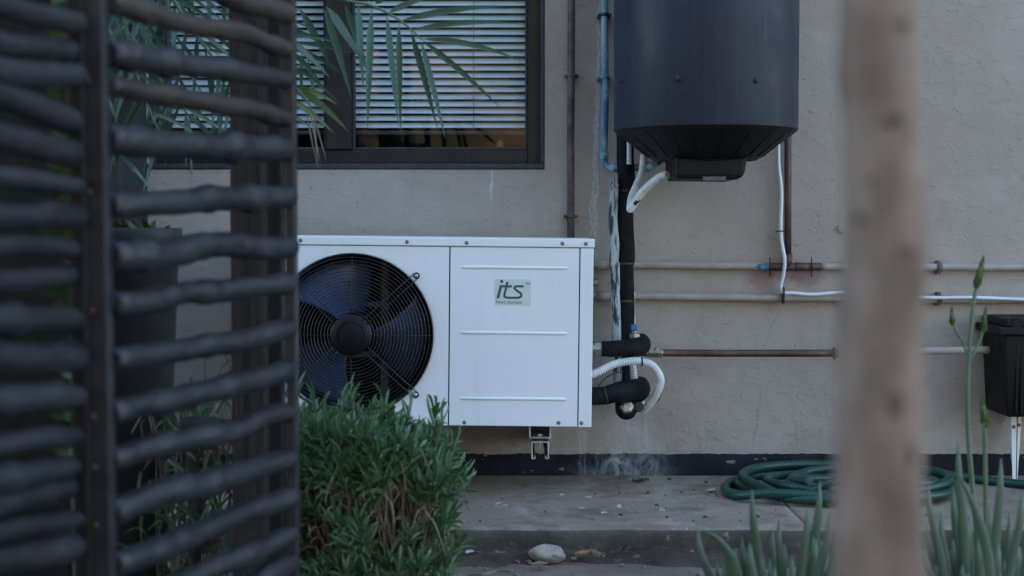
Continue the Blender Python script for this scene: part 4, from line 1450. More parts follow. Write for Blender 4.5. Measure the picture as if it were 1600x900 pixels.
def upright(mb, xt, xb, wpx, D, depth, zlo=0.02, zhi=1.75):
    a, b = P(xt, 0, CAMY + D), P(xb, 900, CAMY + D)
    f = lambda z: b.x + (a.x - b.x) * (z - b.z) / (a.z - b.z)
    w = wpx * D / FPX / 2
    y = CAMY + D
    vs = [(f(zlo) - w, y - depth / 2, zlo), (f(zlo) + w, y - depth / 2, zlo), (f(zlo) + w, y + depth / 2, zlo), (f(zlo) - w, y + depth / 2, zlo)]
    vs += [(f(zhi) - w, y - depth / 2, zhi), (f(zhi) + w, y - depth / 2, zhi), (f(zhi) + w, y + depth / 2, zhi), (f(zhi) - w, y + depth / 2, zhi)]
    b_ = bmesh.new()
    bv = [b_.verts.new(v) for v in vs]
    for q in ((0, 1, 2, 3), (4, 5, 6, 7), (0, 1, 5, 4), (1, 2, 6, 5), (2, 3, 7, 6), (3, 0, 4, 7)):
        b_.faces.new([bv[k] for k in q])
    bmesh.ops.recalc_face_normals(b_, faces=b_.faces)
    bmesh.ops.bevel(b_, geom=list(b_.edges), offset=0.004, segments=2, affect='EDGES', profile=0.5)
    mb.bm(b_)
    return mb


upright(MB(), 149, 163, 34, 1.99, 0.03).build('upright', MT['gate_steel'], gate)
upright(MB(), 453, 459, 17, 2.5, 0.03).build('upright', MT['gate_steel'], gate)
for py in (126, 300, 485, 650, 730, 820):
    mb = MB()
    c = P(137 + (py - 126) * 0.018, py, CAMY + 1.972)
    mb.lathe([(0.004, 0), (0.004, 0.004), (0.002, 0.006)], 10, Matrix.Translation(c) @ Matrix.Rotation(math.pi / 2, 4, 'X'))
    mb.build('rivet', MT['rust'], gate)
gate2 = thing('stick_gate', 'gate of close set thick charcoal sticks beside black steel upright', 'gate', (-0.62, CAMY + 1.6, 0), 'rustic stick gates')
XL = -0.617
for i, (y0, y1, th) in enumerate([(8, 36, 33), (60, 80, 36), (112, 118, 38), (152, 190, 42), (210, 240, 42), (275, 293, 30), (335, 340, 37), (385, 390, 33), (435, 430, 32), (500, 502, 40), (557, 556, 46), (625, 622, 40), (685, 683, 30), (738, 730, 36), (788, 762, 36), (829, 812, 29), (872, 855, 42), (955, 930, 40)]):
    # extend beyond the frame to the left along the gate line
    D0, D1 = 1.74, 1.95
    a, b = P(0, y0, CAMY + D0), P(110, y1, CAMY + D1)
    e = a + (a - b) * 2.2
    De = e.y - CAMY
    pe = 800 + FPX * e.x / De
    ze = e.z
    py_e = 450 - FPX * ((ze - CAMZ) * CP + De * SP) / (De * CP - (ze - CAMZ) * SP)
    r_ = random.Random(i)
    stick(pe, py_e, De, 112 + (r_.random() - 0.3) * 16, y1, D1, th * D0 / De * 1.0, th * 0.98, 40 + i, 'stick', gate2)
upright(MB(), 119, 132, 27, 1.975, 0.025).build('upright', MT['tank_black'], gate2)
mb = MB()
mb.box2((-0.69, CAMY + 1.28, 0.02), (-0.66, CAMY + 1.31, 1.75), 0.004)
mb.build('upright', MT['tank_black'], gate2)

mb = MB()  # black panel standing in for the unresolved dark gaps behind the close sticks
mb.box2((-1.7, CAMY + 2.52, 0.0), (P(96, 450, CAMY + 2.52).x, CAMY + 2.57, 1.9), 0.004)
tag(mb.build('standin_panel', MT['tank_black']), 'solid black panel standing in for the dark area behind the close set stick gate', 'screen')

# timber post and steel post behind the gate
mb = MB()
D = 2.9
xa, xb = P(361, 450, CAMY + D).x, P(421, 450, CAMY + D).x
nst = 7
vs, fs = [], []
rows = 60
ring = []
for k in range(nst + 1):
    ring.append((xa + (xb - xa) * k / nst, CAMY + D))
for k in range(1, nst):
    ring.append((xb, CAMY + D + 0.075 * k / nst))
for k in range(nst + 1):
    ring.append((xb - (xb - xa) * k / nst, CAMY + D + 0.075))
for k in range(1, nst):
    ring.append((xa, CAMY + D + 0.075 - 0.075 * k / nst))
m_ = len(ring)
cxp, cyp = (xa + xb) / 2, CAMY + D + 0.037
for i in range(rows + 1):
    z = 2.3 * i / rows
    for k, (x, y) in enumerate(ring):
        q = Vector((x - cxp, y - cyp, 0))
        s = 1 + 0.05 * mnoise.noise(Vector((x * 60, y * 60, z * 1.2))) + 0.02 * mnoise.noise(Vector((x * 90, y * 90, z * 6)))
        vs.append((cxp + q.x * s, cyp + q.y * s, z))
for i in range(rows):
    for k in range(m_):
        k2 = (k + 1) % m_
        fs.append((i * m_ + k, i * m_ + k2, (i + 1) * m_ + k2, (i + 1) * m_ + k))
fs.append(list(range(m_))); fs.append([rows * m_ + k for k in range(m_)])
mb.add(vs, fs, False)
tag(mb.build('timber_post', MT['timber']), 'dark weathered square timber post standing behind the stick gate', 'post')
mb = MB()
upright(mb, 431, 434, 22, 2.8, 0.04, 0.0, 2.2)
tag(mb.build('steel_post', MT['tank_black']), 'narrow dark steel post standing against the timber post', 'post')

# ------------------------------------------------------------------ planter and left garden
D = 3.2
pc = P(196, 356, CAMY + D)
pl_ = thing('tall_planter', 'tall tapered charcoal planter standing behind the stick gate', 'planter', (pc.x, pc.y, 0))
rt = M(87, CAMY + D)
zt = pc.z
mb = MB()
mb.lathe([(rt * 0.62, 0.0), (rt * 0.64, 0.004), (rt * 0.93, zt - 0.05), (rt * 0.99, zt - 0.045), (rt, zt - 0.004), (rt * 0.985, zt), (rt * 0.9, zt), (rt * 0.88, zt - 0.05)], 48, Matrix.Translation((pc.x, pc.y, 0)))
mb.build('pot', MT['planter'], pl_)
mb = MB()
mb.lathe([(0.001, zt - 0.03), (rt * 0.89, zt - 0.032)], 32, Matrix.Translation((pc.x, pc.y, 0)), cap=False)
mb.build('potting_soil', MT['soil'], pl_)


def blade_leaf(mb, base, tip, width, bend=(0, 0, 0), n=6, fold=0.25, wprof=None):
    """a creased narrow leaf from base to tip"""
    base, tip, bend = Vector(base), Vector(tip), Vector(bend)
    d = (tip - base)
    if d.length < 1e-6:
        return
    side = d.cross(Vector((0, 1, 0.35)))
    if side.length < 1e-6:
        side = Vector((1, 0, 0))
    side.normalize()
    nrm = side.cross(d).normalized()
    vs, fs = [], []
    for i in range(n + 1):
        t = i / n
        c = base + d * t + bend * (4 * t * (1 - t))
        w = width / 2 * (wprof(t) if wprof else max(0.04, math.sin(math.pi * (0.12 + 0.88 * t)) ** 0.7))
        vs += [c - side * w, c + nrm * (w * fold), c + side * w]
    for i in range(n):
        for k in range(2):
            fs.append((i * 3 + k, i * 3 + k + 1, i * 3 + k + 4, i * 3 + k + 3))
    mb.add(vs, fs, True)


sp = thing('succulent', 'small light green leafy plant in the tall planter', 'plant', (pc.x + 0.05, pc.y - 0.02, zt - 0.03))
for k in range(18):
    mb = MB()
    b0 = Vector((pc.x + rnd.uniform(0.0, 0.08), pc.y + rnd.uniform(-.08, .05), zt - 0.031))
    blade_leaf(mb, b0, b0 + Vector((rnd.uniform(-.05, .05), rnd.uniform(-.04, .04), rnd.uniform(0.03, 0.055))), 0.018, n=5)
    mb.build('leaf', MT['vine'], sp)

# palm: stem hidden behind the gate, arching fronds with leaflets
PY = -1.0
base = Vector((P(140, 600, PY - 0.1).x, PY - 0.1, 0))
crown = P(215, -170, PY)
palm = thing('palm', 'slender palm with long narrow leaflets arching in front of the window', 'palm tree', tuple(base))
mb = MB()
mb.tube(cr([base, base + Vector((-0.02, 0, 0.6)), crown - Vector((0.02, 0, 0.35)), crown], 10), [0.028 - 0.0003 * k for k in range(31)], 12)
mb.build('trunk', MT['timber'], palm)
palm_w = lambda t: max(0.05, (min(1, t / 0.22) ** 0.8) * (1 - max(0, (t - 0.35) / 0.65) ** 1.6) * 1.0)


def frond(rach, leaflets, mat='palm', wpx=13):
    path = cr([P(*p) for p in rach], 8)
    n = len(path)
    f = MB().tube(path, [0.006 - 0.0042 * i / n for i in range(n)], 8).build('frond', MT['green_stem'], palm)
    for (b, t, bd, w, m) in leaflets:
        mb = MB()
        blade_leaf(mb, b, t, w, bd, 9, 0.35, palm_w)
        mb.build('leaflet', MT[m or mat], f)
    return f


def px_leaflets(lst, Y, mat=None):
    out = []
    for (x0, y0, x1, y1, sag, w) in lst:
        Yt = Y + rnd.uniform(-0.14, 0.1)
        b, t = P(x0, y0, Y), P(x1, y1, Yt)
        out.append((b, t, Vector((0, rnd.uniform(-.02, .02), sag * 0.0007)), M(w * 0.88, Y), mat))
    return out


z2 = lambda x, y: (440 + x / 3.214, y / 3.214)
L = []
for (x0, y0, x1, y1, sag, w) in ((530, 70, 790, -25, 10, 11), (470, 20, 560, -40, 4, 10), (600, 105, 1115, 32, 12, 12), (655, 150, 1205, 122, 12, 10), (705, 197, 1205, 308, 16, 11), (705, 200, 1098, 540, 8, 11), (700, 205, 822, 695, 6, 10.5), (650, 158, 782, 645, 6, 12), (588, 118, 598, 665, 0, 11.5), (528, 78, 588, 640, 6, 12), (452, 42, 432, 645, -3, 13), (385, 20, 412, 452, 3, 12), (320, 25, 432, 370, 8, 13), (225, 32, 428, 340, 6, 15), (215, 40, 352, 495, 8, 13), (90, 40, 270, 375, 6, 13)):
    a, b = z2(x0, y0), z2(x1, y1)
    L.append((a[0], a[1], b[0], b[1], sag, w))
frond([(215, -170, PY), (330, -110, PY - .05), (430, -45, PY - .08), (520, -5, PY - .08), (580, 9, PY - .08), (625, 32, PY - .08), (660, 62, PY - .08)], px_leaflets(L, PY - .08))
# lower yellowing frond poking out beside the gate upright
L = []
for (x0, y0, x1, y1, sag, w) in ((60, 430, 335, 660, 12, 13), (40, 500, 262, 668, 10, 11), (60, 440, 280, 525, 12, 10), (20, 380, 215, 360, 12, 10), (40, 200, 240, 390, 8, 11), (50, 260, 205, 430, 8, 10), (60, 330, 290, 520, 9, 8), (10, 180, 190, 200, 8, 9), (0, 560, 150, 640, 6, 8)):
    a, b = z2(x0, y0), z2(x1, y1)
    L.append((a[0], a[1], b[0], b[1], sag, w))
lf = px_leaflets(L, PY - .2)
lf = [(b, t, s, w, 'palm_yellow' if i in (0, 1, 2) else None) for i, (b, t, s, w, m) in enumerate(lf)]
frond([(215, -170, PY), (300, -60, PY - .1), (380, 50, PY - .18), (430, 110, PY - .2), (470, 150, PY - .2)], lf)
# dry hanging strands
L = [(480, 150, 502, 262, 3, 3), (484, 160, 511, 255, -3, 3), (478, 170, 500, 275, 4, 2.5), (490, 165, 497, 268, -2, 2.5)]
frond([(455, 130, PY - .19), (470, 145, PY - .2), (484, 165, PY - .2)], px_leaflets(L, PY - .2, 'dry_leaf'))
# fronds behind the gate


def auto_frond(rach, Y, n, ln, seed, wpx=8, dirs=((0.6, 0.8), (-0.3, 0.9)), spread=0.35):
    r_ = random.Random(seed)
    pts = [(x, y, Y) for x, y in rach]
    c2 = cr([Vector((x, y, 0)) for x, y in rach], 12)
    lst = []
    for i in range(n):
        t = 0.15 + 0.83 * i / n
        q = c2[int(t * (len(c2) - 1))]
        q2 = c2[min(len(c2) - 1, int(t * (len(c2) - 1)) + 1)]
        tg = (q2 - q).normalized() if (q2 - q).length > 0 else Vector((1, 0, 0))
        s = 1 if i % 2 else -1
        d = (tg * 0.75 + Vector((-tg.y, tg.x, 0)) * s * 0.75 + Vector((0, 0.45, 0)) + Vector((r_.uniform(-1, 1), r_.uniform(-1, 1), 0)) * spread).normalized()
        l = ln * r_.uniform(0.65, 1.1) * (1 - 0.45 * t)
        lst.append((q.x, q.y, q.x + d.x * l, q.y + d.y * l, r_.uniform(2, 10), wpx * r_.uniform(0.8, 1.15)))
    return frond(pts, px_leaflets(lst, Y))


auto_frond([(215, -170), (240, -60), (290, 30), (340, 100), (375, 150)], PY - .15, 28, 200, 1)
auto_frond([(215, -170), (190, -40), (200, 60), (225, 150), (255, 220)], PY - .2, 26, 190, 2)
auto_frond([(215, -170), (150, -60), (110, 40), (90, 140)], PY - .25, 14, 160, 3)
auto_frond([(215, -170), (290, -80), (380, -10), (450, 60), (490, 100)], PY - .02, 26, 170, 4)
auto_frond([(215, -170), (250, -60), (270, 60), (280, 150), (300, 190)], PY - .05, 24, 170, 5)
auto_frond([(215, -170), (180, -60), (150, 60), (165, 180), (180, 260)], PY - .1, 24, 170, 6)

# slender climbing vine in the gap beside the gate upright
vb = P(118, 900, CAMY + 2.45)
vine = thing('vine', 'thin green climber with small leaves rising beside the gate upright', 'plant', (vb.x, vb.y, 0))
vp_ = cr([Vector((vb.x, vb.y, 0))] + [P(x, y, CAMY + 2.45) for x, y in ((116, 800), (110, 640), (118, 480), (112, 340), (118, 200), (110, 80), (116, -40), (112, -120))], 12)
MB().tube(vp_, 0.004, 6).build('stem', MT['green_stem'], vine)
for i, p in enumerate(vp_[18:]):
    for s in (0, 1, 2):
        if rnd.random() < 0.85:
            a = rnd.uniform(0, 6.28)
            d = Vector((math.cos(a), math.sin(a) * 0.8, rnd.uniform(-.3, .6))) * rnd.uniform(0.03, 0.065)
            mb = MB()
            blade_leaf(mb, p, p + d, rnd.uniform(0.018, 0.032), n=4)
            mb.build('leaf', MT['vine'], vine)

# log and grassy tuft behind the gate, with a pale paver
D = 3.05
lg = MB()
pts = cr([P(285, 668, CAMY + D), P(320, 668, CAMY + D), P(350, 672, CAMY + D), P(400, 678, CAMY + D + .03)], 6)
lg.tube(pts, M(17, CAMY + D), 14)
for i, v in enumerate(lg.v):
    lg.v[i] = v + Vector((0, 0, 1)) * 0.004 * mnoise.noise(v * 40)
lg.tube([P(385, 690, CAMY + D + .02), Vector((P(385, 690, CAMY + D).x, CAMY + D + .02, 0))], M(15, CAMY + D), 12)
lg.tube([P(300, 685, CAMY + D + .02), Vector((P(303, 690, CAMY + D).x, CAMY + D + .02, 0))], M(10, CAMY + D), 12)
tag(lg.build('log_rail', MT['timber']), 'short dark brown log rail among straw grass behind the gate', 'log')
tuft = thing('grass_tuft', 'tuft of green and straw coloured grass behind the gate', 'plant', (P(310, 700, CAMY + 3.15).x, CAMY + 3.15, 0))
mg, md = MB(), MB()
for k in range(420):
    b0 = Vector((P(rnd.gauss(305, 34), 700, CAMY + 3.15).x, CAMY + 3.15 + rnd.uniform(-.1, .12), rnd.uniform(0.0, 0.45)))
    d = Vector((rnd.uniform(-.06, .06), rnd.uniform(-.06, .03), rnd.uniform(-0.02, .1)))
    blade_leaf(mg if rnd.random() < 0.72 else md, b0, b0 + d, rnd.uniform(0.004, 0.008), Vector((rnd.uniform(-.02, .02), 0, rnd.uniform(0, .03))), 5)
mg.build('green_blades', MT['bush_leaf'], tuft, kind='stuff')
for k in range(10):
    b0 = P(rnd.uniform(320, 360), rnd.uniform(600, 660), CAMY + 3.0)
    pts = cr([b0, b0 + Vector((0.0, 0, 0.05)), b0 + Vector((0.03, 0, 0.075)), b0 + Vector((rnd.uniform(.03, .08), 0, rnd.uniform(.03, .08)))], 5)
    md.tube(pts, 0.0013, 5)
md.build('straw_blades', MT['dry_leaf'], tuft, kind='stuff')
tb = MB()
for k in range(26):
    x = P(rnd.gauss(305, 30), 700, CAMY + 3.15).x
    tb.tube(cr([(x, CAMY + 3.15, 0), (x + rnd.uniform(-.02, .02), CAMY + 3.13, 0.2), (x + rnd.uniform(-.05, .05), CAMY + 3.12, rnd.uniform(.3, .46))], 5), 0.0022, 5)
tb.build('stems', MT['stem'], tuft, kind='stuff')
pv = MB()
a = PG(290, 895, 0.03)
pv.box((a.x - .01, a.y, 0.018), (0.14, 0.3, 0.044), 0.008, 2)
tag(pv.build('paver', MT['concrete']), 'pale concrete paver on the ground behind the gate', 'paver')

# ------------------------------------------------------------------ bush beside the gate
BD = 3.2
bc = P(592, 740, CAMY + BD)
bush = thing('bush', 'dense green shrub with narrow fleshy leaves in front of the heat pump', 'shrub', (bc.x, bc.y, 0))
ml, ms, mdry = MB(), MB(), MB()
rb_ = random.Random(11)
bbase = Vector((bc.x, bc.y, 0))
RX, RYb = M(128, CAMY + BD), 0.19


def ztop(px):
    # outline of the bush top in the photograph
    pts_ = [(420, 612), (470, 600), (520, 612), (560, 600), (620, 615), (660, 635), (690, 650), (705, 690), (722, 740), (730, 800)]
    for (a, ya), (b, yb) in zip(pts_, pts_[1:]):
        if a <= px <= b:
            return ya + (yb - ya) * (px - a) / (b - a)
    return 620 if px < 420 else 830


def leaf_cluster(tip, d, n, big=1.0):
    d = d.normalized()
    u = d.cross(Vector((0.3, 0.2, 1))).normalized()
    v = d.cross(u)
    for k in range(n):
        a = k * 2.4 + rb_.uniform(-.4, .4)
        back = rb_.uniform(0, 0.065)
        el = min(rb_.uniform(0.45, 1.3) * (0.6 + back * 12), 1.75)
        rad = u * math.cos(a) + v * math.sin(a)
        dd = (d * math.cos(el) + rad * math.sin(el))
        l = rb_.uniform(0.034, 0.062) * big
        b0 = tip - d * back
        w = rb_.uniform(0.0046, 0.0076)
        blade_leaf(ml, b0, b0 + dd * l + Vector((0, 0, 0.012)), w, d * rb_.uniform(-.004, .014) + Vector((rb_.uniform(-.006, .006), rb_.uniform(-.006, .006), rb_.uniform(-.002, .01))), 5, 0.5, lambda t: max(0.1, min(1, 0.55 + t * 1.6) * (1 - max(0, (t - .55) / .45) ** 2)))


for k in range(430):
    px = rb_.uniform(425, 702)
    u = (px - 575) / 155
    yb = rb_.uniform(-1, 1)
    yt = ztop(px) + 52
    if k < 190:      # canopy top
        depth = rb_.uniform(-1, 1)
        y = CAMY + BD + depth * RYb * math.sqrt(max(0.05, 1 - u * u * 0.8))
        py = yt + abs(depth) ** 2 * 38 + rb_.uniform(0, 26)
        s = (y - CAMY) / BD
        tip = P(px, py, CAMY + BD)
        tip = Vector((tip.x, y, tip.z))
        d = Vector((u * 0.5 + rb_.uniform(-.35, .35), depth * 0.5 - 0.15, 1.0))
    else:            # front face and right flank, thinner towards the ground
        f_ = rb_.random() ** 1.15
        py = yt + 20 + f_ * (900 - yt)
        if (rb_.random() < 0.85 and 580 < px < 690 and 715 < py < 870) or rb_.random() < 0.12:
            continue
        y = CAMY + BD - RYb * math.sqrt(max(0.03, 1 - min(1, u * u))) * rb_.uniform(0.45, 1.05)
        tip = P(px, py, y)
        d = Vector((u * 0.7 + rb_.uniform(-.4, .4), -0.75 + rb_.uniform(-.2, .2), 0.75 + rb_.uniform(-.3, .5)))
    leaf_cluster(tip, d, rb_.randint(16, 25))
    start = bbase + Vector((rb_.gauss(0, .05), rb_.gauss(0, .05), 0.0))
    mid = start.lerp(tip, 0.55) + Vector((rb_.uniform(-.03, .03), rb_.uniform(-.03, .03), -0.03))
    ms.tube(cr([start, mid, tip - d.normalized() * 0.06, tip], 4), [0.0035 - 0.0001 * j for j in range(13)], 5, cap=False)
    if rb_.random() < 0.6:
        q = mid.lerp(tip, rb_.uniform(.2, .75))
        for _ in range(3):
            dd = Vector((rb_.uniform(-1, 1), rb_.uniform(-1, .2), rb_.uniform(-1, .3))) * 0.04
            blade_leaf(mdry, q, q + dd, 0.005, Vector((0, 0, 0.01)), 4)
# sprigs breaking the outline on the right
for (px, py, dx, dy) in ((724, 748, 1, .4), (716, 738, .6, 1), (726, 760, 1, .1), (712, 812, 1, .35), (716, 700, .7, 1), (724, 850, .8, .8), (700, 655, .5, 1), (690, 640, .2, 1), (540, 622, -.1, 1), (558, 610, .15, 1), (500, 618, 0, 1), (470, 612, -.2, 1), (612, 626, .2, 1), (648, 640, .3, 1)):
    tip = P(px - 8, py + 6, CAMY + BD - 0.03)
    leaf_cluster(tip, Vector((dx, -.2, dy)), 11)
    ms.tube([bbase.lerp(tip, 0.6), bbase.lerp(tip, 0.85) + Vector((0, 0, -.01)), tip], 0.0022, 5)
# dry curled stalks
for pts in (((715, 744), (722, 752), (727, 775), (731, 795)), ((665, 800), (680, 820), (690, 850), (700, 880), (705, 910)), ((625, 720), (632, 745), (634, 770)), ((655, 700), (662, 712), (668, 730)), ((520, 745), (512, 765), (508, 785)), ((700, 860), (708, 880), (706, 905)), ((600, 770), (612, 790), (616, 820))):
    mdry.tube(cr([P(x, y, CAMY + BD - 0.19 + (0.12 if x > 690 else 0)) for x, y in pts], 5), 0.0016, 6)
ml.build('leaves', MT['bush_leaf'], bush, kind='stuff')
ms.build('stems', MT['stem'], bush, kind='stuff')
mdry.build('dry_leaves', MT['dry_leaf'], bush, kind='stuff')

# ------------------------------------------------------------------ aloe-like plants, lower right


def fleshy(pts, wpx, D, parent, mat='aloe', seed=0):
    path = cr([P(x, y, CAMY + d_) for x, y, d_ in pts], 7)
    n = len(path) - 1
    w = wpx * 0.95 * D / FPX / 2
    rad = [w * (0.75 + 0.35 * min(1, 3 * i / n)) * (1 - 0.88 * max(0.0, (i / n - 0.35) / 0.65) ** 1.7) for i in range(n + 1)]
    return MB().tube(path, rad, 8, flat=0.45, up=(0, 1, 0)).build('leaf', MT[mat], parent)


def aloe(label, name, cx, D, tips, group='fleshy plants along the path'):
    gb = P(cx, 900, CAMY + D)
    pl = thing(name, label, 'plant', (gb.x, gb.y, 0))
    gy = 350 + FPX * CAMZ / D
    for i, (tx, ty, w, lean) in enumerate(tips):
        d_ = D + rnd.uniform(-.12, .14)
        bx_ = cx + (tx - cx) * 0.6 + lean
        fleshy([(bx_, 350 + FPX * CAMZ / d_ - 4, d_), (bx_ + (tx - bx_) * 0.35 + lean * .1, gy + (ty - gy) * 0.5, d_), (tx - (tx - bx_) * 0.1, ty + (gy - ty) * 0.16, d_ - .01), (tx, ty, d_)], w, d_, pl, seed=i)
    return pl


r2 = random.Random(5)
tips = [(1090, 826, 14, 2), (1175, 765, 15, 6), (1217, 810, 12, 0), (1207, 826, 12, 0), (1262, 793, 14, 0), (1281, 752, 15, 5), (1254, 846, 14, 0), (1171, 850, 16, -4), (1146, 862, 16, -6), (1238, 868, 14, 4), (1190, 862, 14, 4), (1296, 800, 14, 0), (1310, 820, 14, 4), (1275, 842, 14, 6), (1226, 850, 14, -5), (1120, 880, 14, 8), (1290, 870, 15, 0), (1158, 890, 16, 0), (1210, 885, 14, 0), (1182, 880, 14, -10)]
tips += [(r2.uniform(1130, 1330), r2.uniform(835, 900), r2.uniform(10, 15), r2.uniform(-8, 8)) for _ in range(22)]
al1 = aloe('clump of upright fleshy grey green leaves beside the trunk, without flower stalks', 'fleshy_plant', 1210, 2.75, tips)
fleshy([(1160, 1060, 2.7), (1150, 900, 2.68), (1128, 850, 2.66), (1098, 827, 2.65)], 15, 2.7, al1)
tips = [(1497, 690, 15, 3), (1564, 716, 15, -2), (1451, 758, 13, 4), (1489, 762, 13, 2), (1597, 768, 14, -4), (1545, 790, 15, 0), (1578, 800, 15, 4), (1470, 800, 14, -4), (1512, 805, 14, 0), (1530, 840, 16, 4), (1462, 830, 14, 6), (1490, 850, 16, 0), (1560, 850, 16, 0), (1590, 845, 16, 4), (1446, 860, 14, 6), (1476, 880, 15, 0), (1508, 880, 16, 5), (1612, 800, 15, 0), (1630, 840, 15, 0), (1545, 885, 15, -6), (1580, 885, 15, 6)]
tips += [(r2.uniform(1430, 1640), r2.uniform(790, 900), r2.uniform(10, 15), r2.uniform(-8, 8)) for _ in range(26)]
al2 = aloe('clump of fleshy green leaves with tall flower stalks near the black box', 'fleshy_plant', 1530, 2.8, tips)
fleshy([(1560, 1040, 2.6), (1545, 880, 2.58), (1525, 800, 2.56), (1498, 740, 2.55)], 16, 2.6, al2)


def stalk(pts, D, w0, w1, buds, parent):
    path = cr([P(x, y, CAMY + D) for x, y in pts], 8)
    n = len(path)
    s = MB().tube(path, [(w0 + (w1 - w0) * i / n) * D / FPX / 2 for i in range(n)], 8).build('flower_stalk', MT['green_stem'], parent)
    for (x0, y0, x1, y1, w) in buds:
        mb = MB()
        a, b = P(x0, y0, CAMY + D), P(x1, y1, CAMY + D)
        dd = b - a
        nb_ = 26
        for k in range(nb_):
            t = k / nb_
            c = a.lerp(b, t)
            an = k * 2.4
            wv = w * D / FPX / 2 * (1 - t * 0.75)
            o_ = Vector((math.cos(an), math.sin(an), 0)) * wv
            blade_leaf(mb, c, c + o_ + dd * (0.28 if t < .8 else .18), wv * 1.3, n=3, fold=0.6)
        mb.tube([a, a.lerp(b, .6), b], [w * .32 * D / FPX, w * .3 * D / FPX, .0006], 6)
        mb.build('bud', MT['aloe_bud'], s)
    return s


stalk([(1530, 1000), (1528, 860), (1520, 770), (1513, 680), (1512, 600), (1515, 545), (1519, 490), (1525, 450), (1530, 430)], 3.0, 9.5, 5, [(1525, 450, 1536, 404, 13)], al2)
stalk([(1514, 562), (1503, 532), (1492, 515), (1488, 500)], 3.0, 4, 3, [(1488, 508, 1487, 482, 9)], al2)
stalk([(1515, 562), (1527, 540), (1535, 520), (1539, 505)], 3.0, 6, 4, [(1537, 520, 1540, 482, 10)], al2)
stalk([(1545, 1000), (1542, 880), (1540, 780), (1539, 700), (1538, 660)], 2.9, 8, 7, [(1540, 668, 1534, 622, 13)], al2)

# ------------------------------------------------------------------ sapling trunk close to the camera
tr = thing('sapling', 'blurred slim pinkish brown tree trunk with dark scars, out of focus', 'tree', (P(1372, 900, CAMY + 1.0).x, CAMY + 1.0, 0))
D = 1.0
path = [P(1374, 1600, CAMY + D), P(1373, 1200, CAMY + D), P(1372, 900, CAMY + D), P(1374, 700, CAMY + D), P(1379, 500, CAMY + D), P(1382, 400, CAMY + D), P(1378, 250, CAMY + D), P(1372, 100, CAMY + D), P(1369, 0, CAMY + D), P(1366, -200, CAMY + D), P(1366, -900, CAMY + D)]
path[0].z = 0.0
wds = [160, 158, 146, 138, 134, 130, 122, 117, 117, 114, 95]
pp = cr(path, 10)
rads = []
for i in range(len(wds) - 1):
    for k in range(10):
        rads.append((wds[i] + (wds[i + 1] - wds[i]) * k / 10) / 2 * D / FPX)
rads.append(wds[-1] / 2 * D / FPX)
mb = MB().tube(pp, rads, 28)
for i, v in enumerate(mb.v):
    k = min(i // 28, len(pp) - 1)
    q = v - pp[k]
    mb.v[i] = pp[k] + q * (1 + 0.1 * mnoise.noise(v * 22) + 0.05 * mnoise.noise(v * 60))
trunk = mb.build('trunk', MT['bark'], tr)
for px, py, sx, sy in ((1400, 47, 18, 12), (1380, 192, 34, 16), (1347, 284, 14, 12), (1432, 290, 12, 18), (1402, 391, 22, 15), (1384, 622, 26, 44), (1410, 700, 14, 34), (1332, 338, 18, 20)):
    c = P(px, py, CAMY + D)
    k = min(range(len(pp)), key=lambda q: abs(pp[q].z - c.z))
    ax, r_ = pp[k], rads[k]
    xx = max(-r_ * 0.9, min(r_ * 0.9, c.x - ax.x))
    yy = -math.sqrt(r_ * r_ - xx * xx)
    nrm = Vector((xx, yy, 0)).normalized()
    X_ = Matrix.Translation((ax.x + xx * .98, ax.y + yy * .98, c.z)) @ nrm.to_track_quat('Z', 'Y').to_matrix().to_4x4()
    mb = MB()
    sc = Matrix.Diagonal((sx * D / FPX / 2, sy * D / FPX / 2, 0.003, 1))
    mb.lathe([(1.0, -0.6), (0.95, 0.35), (0.7, 0.9), (0.35, 0.5), (0.02, 0.4)], 16, X_ @ sc)
    mb.build('scar', MT['knot'], trunk)
mb = MB()
top = pp[-1]
for k in range(6):
    a = k * 1.05
    mb.tube(cr([pp[-3 - k], top + Vector((0.15 * math.cos(a), 0.15 * math.sin(a), 0.1)), top + Vector((0.35 * math.cos(a), 0.35 * math.sin(a), 0.45))], 5), [0.012 - 0.0008 * j for j in range(11)], 8)
mb.build('limbs', MT['bark'], trunk)
mb = MB()
for k in range(700):
    a, rr = rnd.uniform(0, 6.28), rnd.uniform(0.08, 0.45)
    c = top + Vector((rr * math.cos(a), rr * math.sin(a), 0.12 + rnd.uniform(0.05, 0.5)))
    d = Vector((rnd.uniform(-1, 1), rnd.uniform(-1, 1), rnd.uniform(-.6, .4))) * 0.04
    blade_leaf(mb, c, c + d, 0.02, n=3)
mb.build('crown', MT['bush_leaf'], tr, kind='stuff')

# ------------------------------------------------------------------ litter: stone, dry leaves, chips


def pebble(c, r, seed, sq=(1, 0.8, 0.6)):
    b_ = bmesh.new()
    bmesh.ops.create_icosphere(b_, subdivisions=3, radius=1)
    for v in b_.verts:
        s = 1 + 0.25 * mnoise.noise(v.co * 1.2 + Vector((seed, 0, 0))) + 0.07 * mnoise.noise(v.co * 4 + Vector((0, seed, 0)))
        v.co = Vector((v.co.x * sq[0], v.co.y * sq[1], v.co.z * sq[2])) * r * s
    return b_, Matrix.Translation(c) @ Matrix.Rotation(seed, 4, 'Z')


c = PG(856, 868, 0.02)
b_, X_ = pebble((c.x, c.y, 0.025), 0.044, 0.1, (1.1, 0.7, 0.55))
tag(MB().bm(b_, True, X_).build('stone', MT['stone']), 'pale flat stone lying in soil against the concrete step', 'stone')


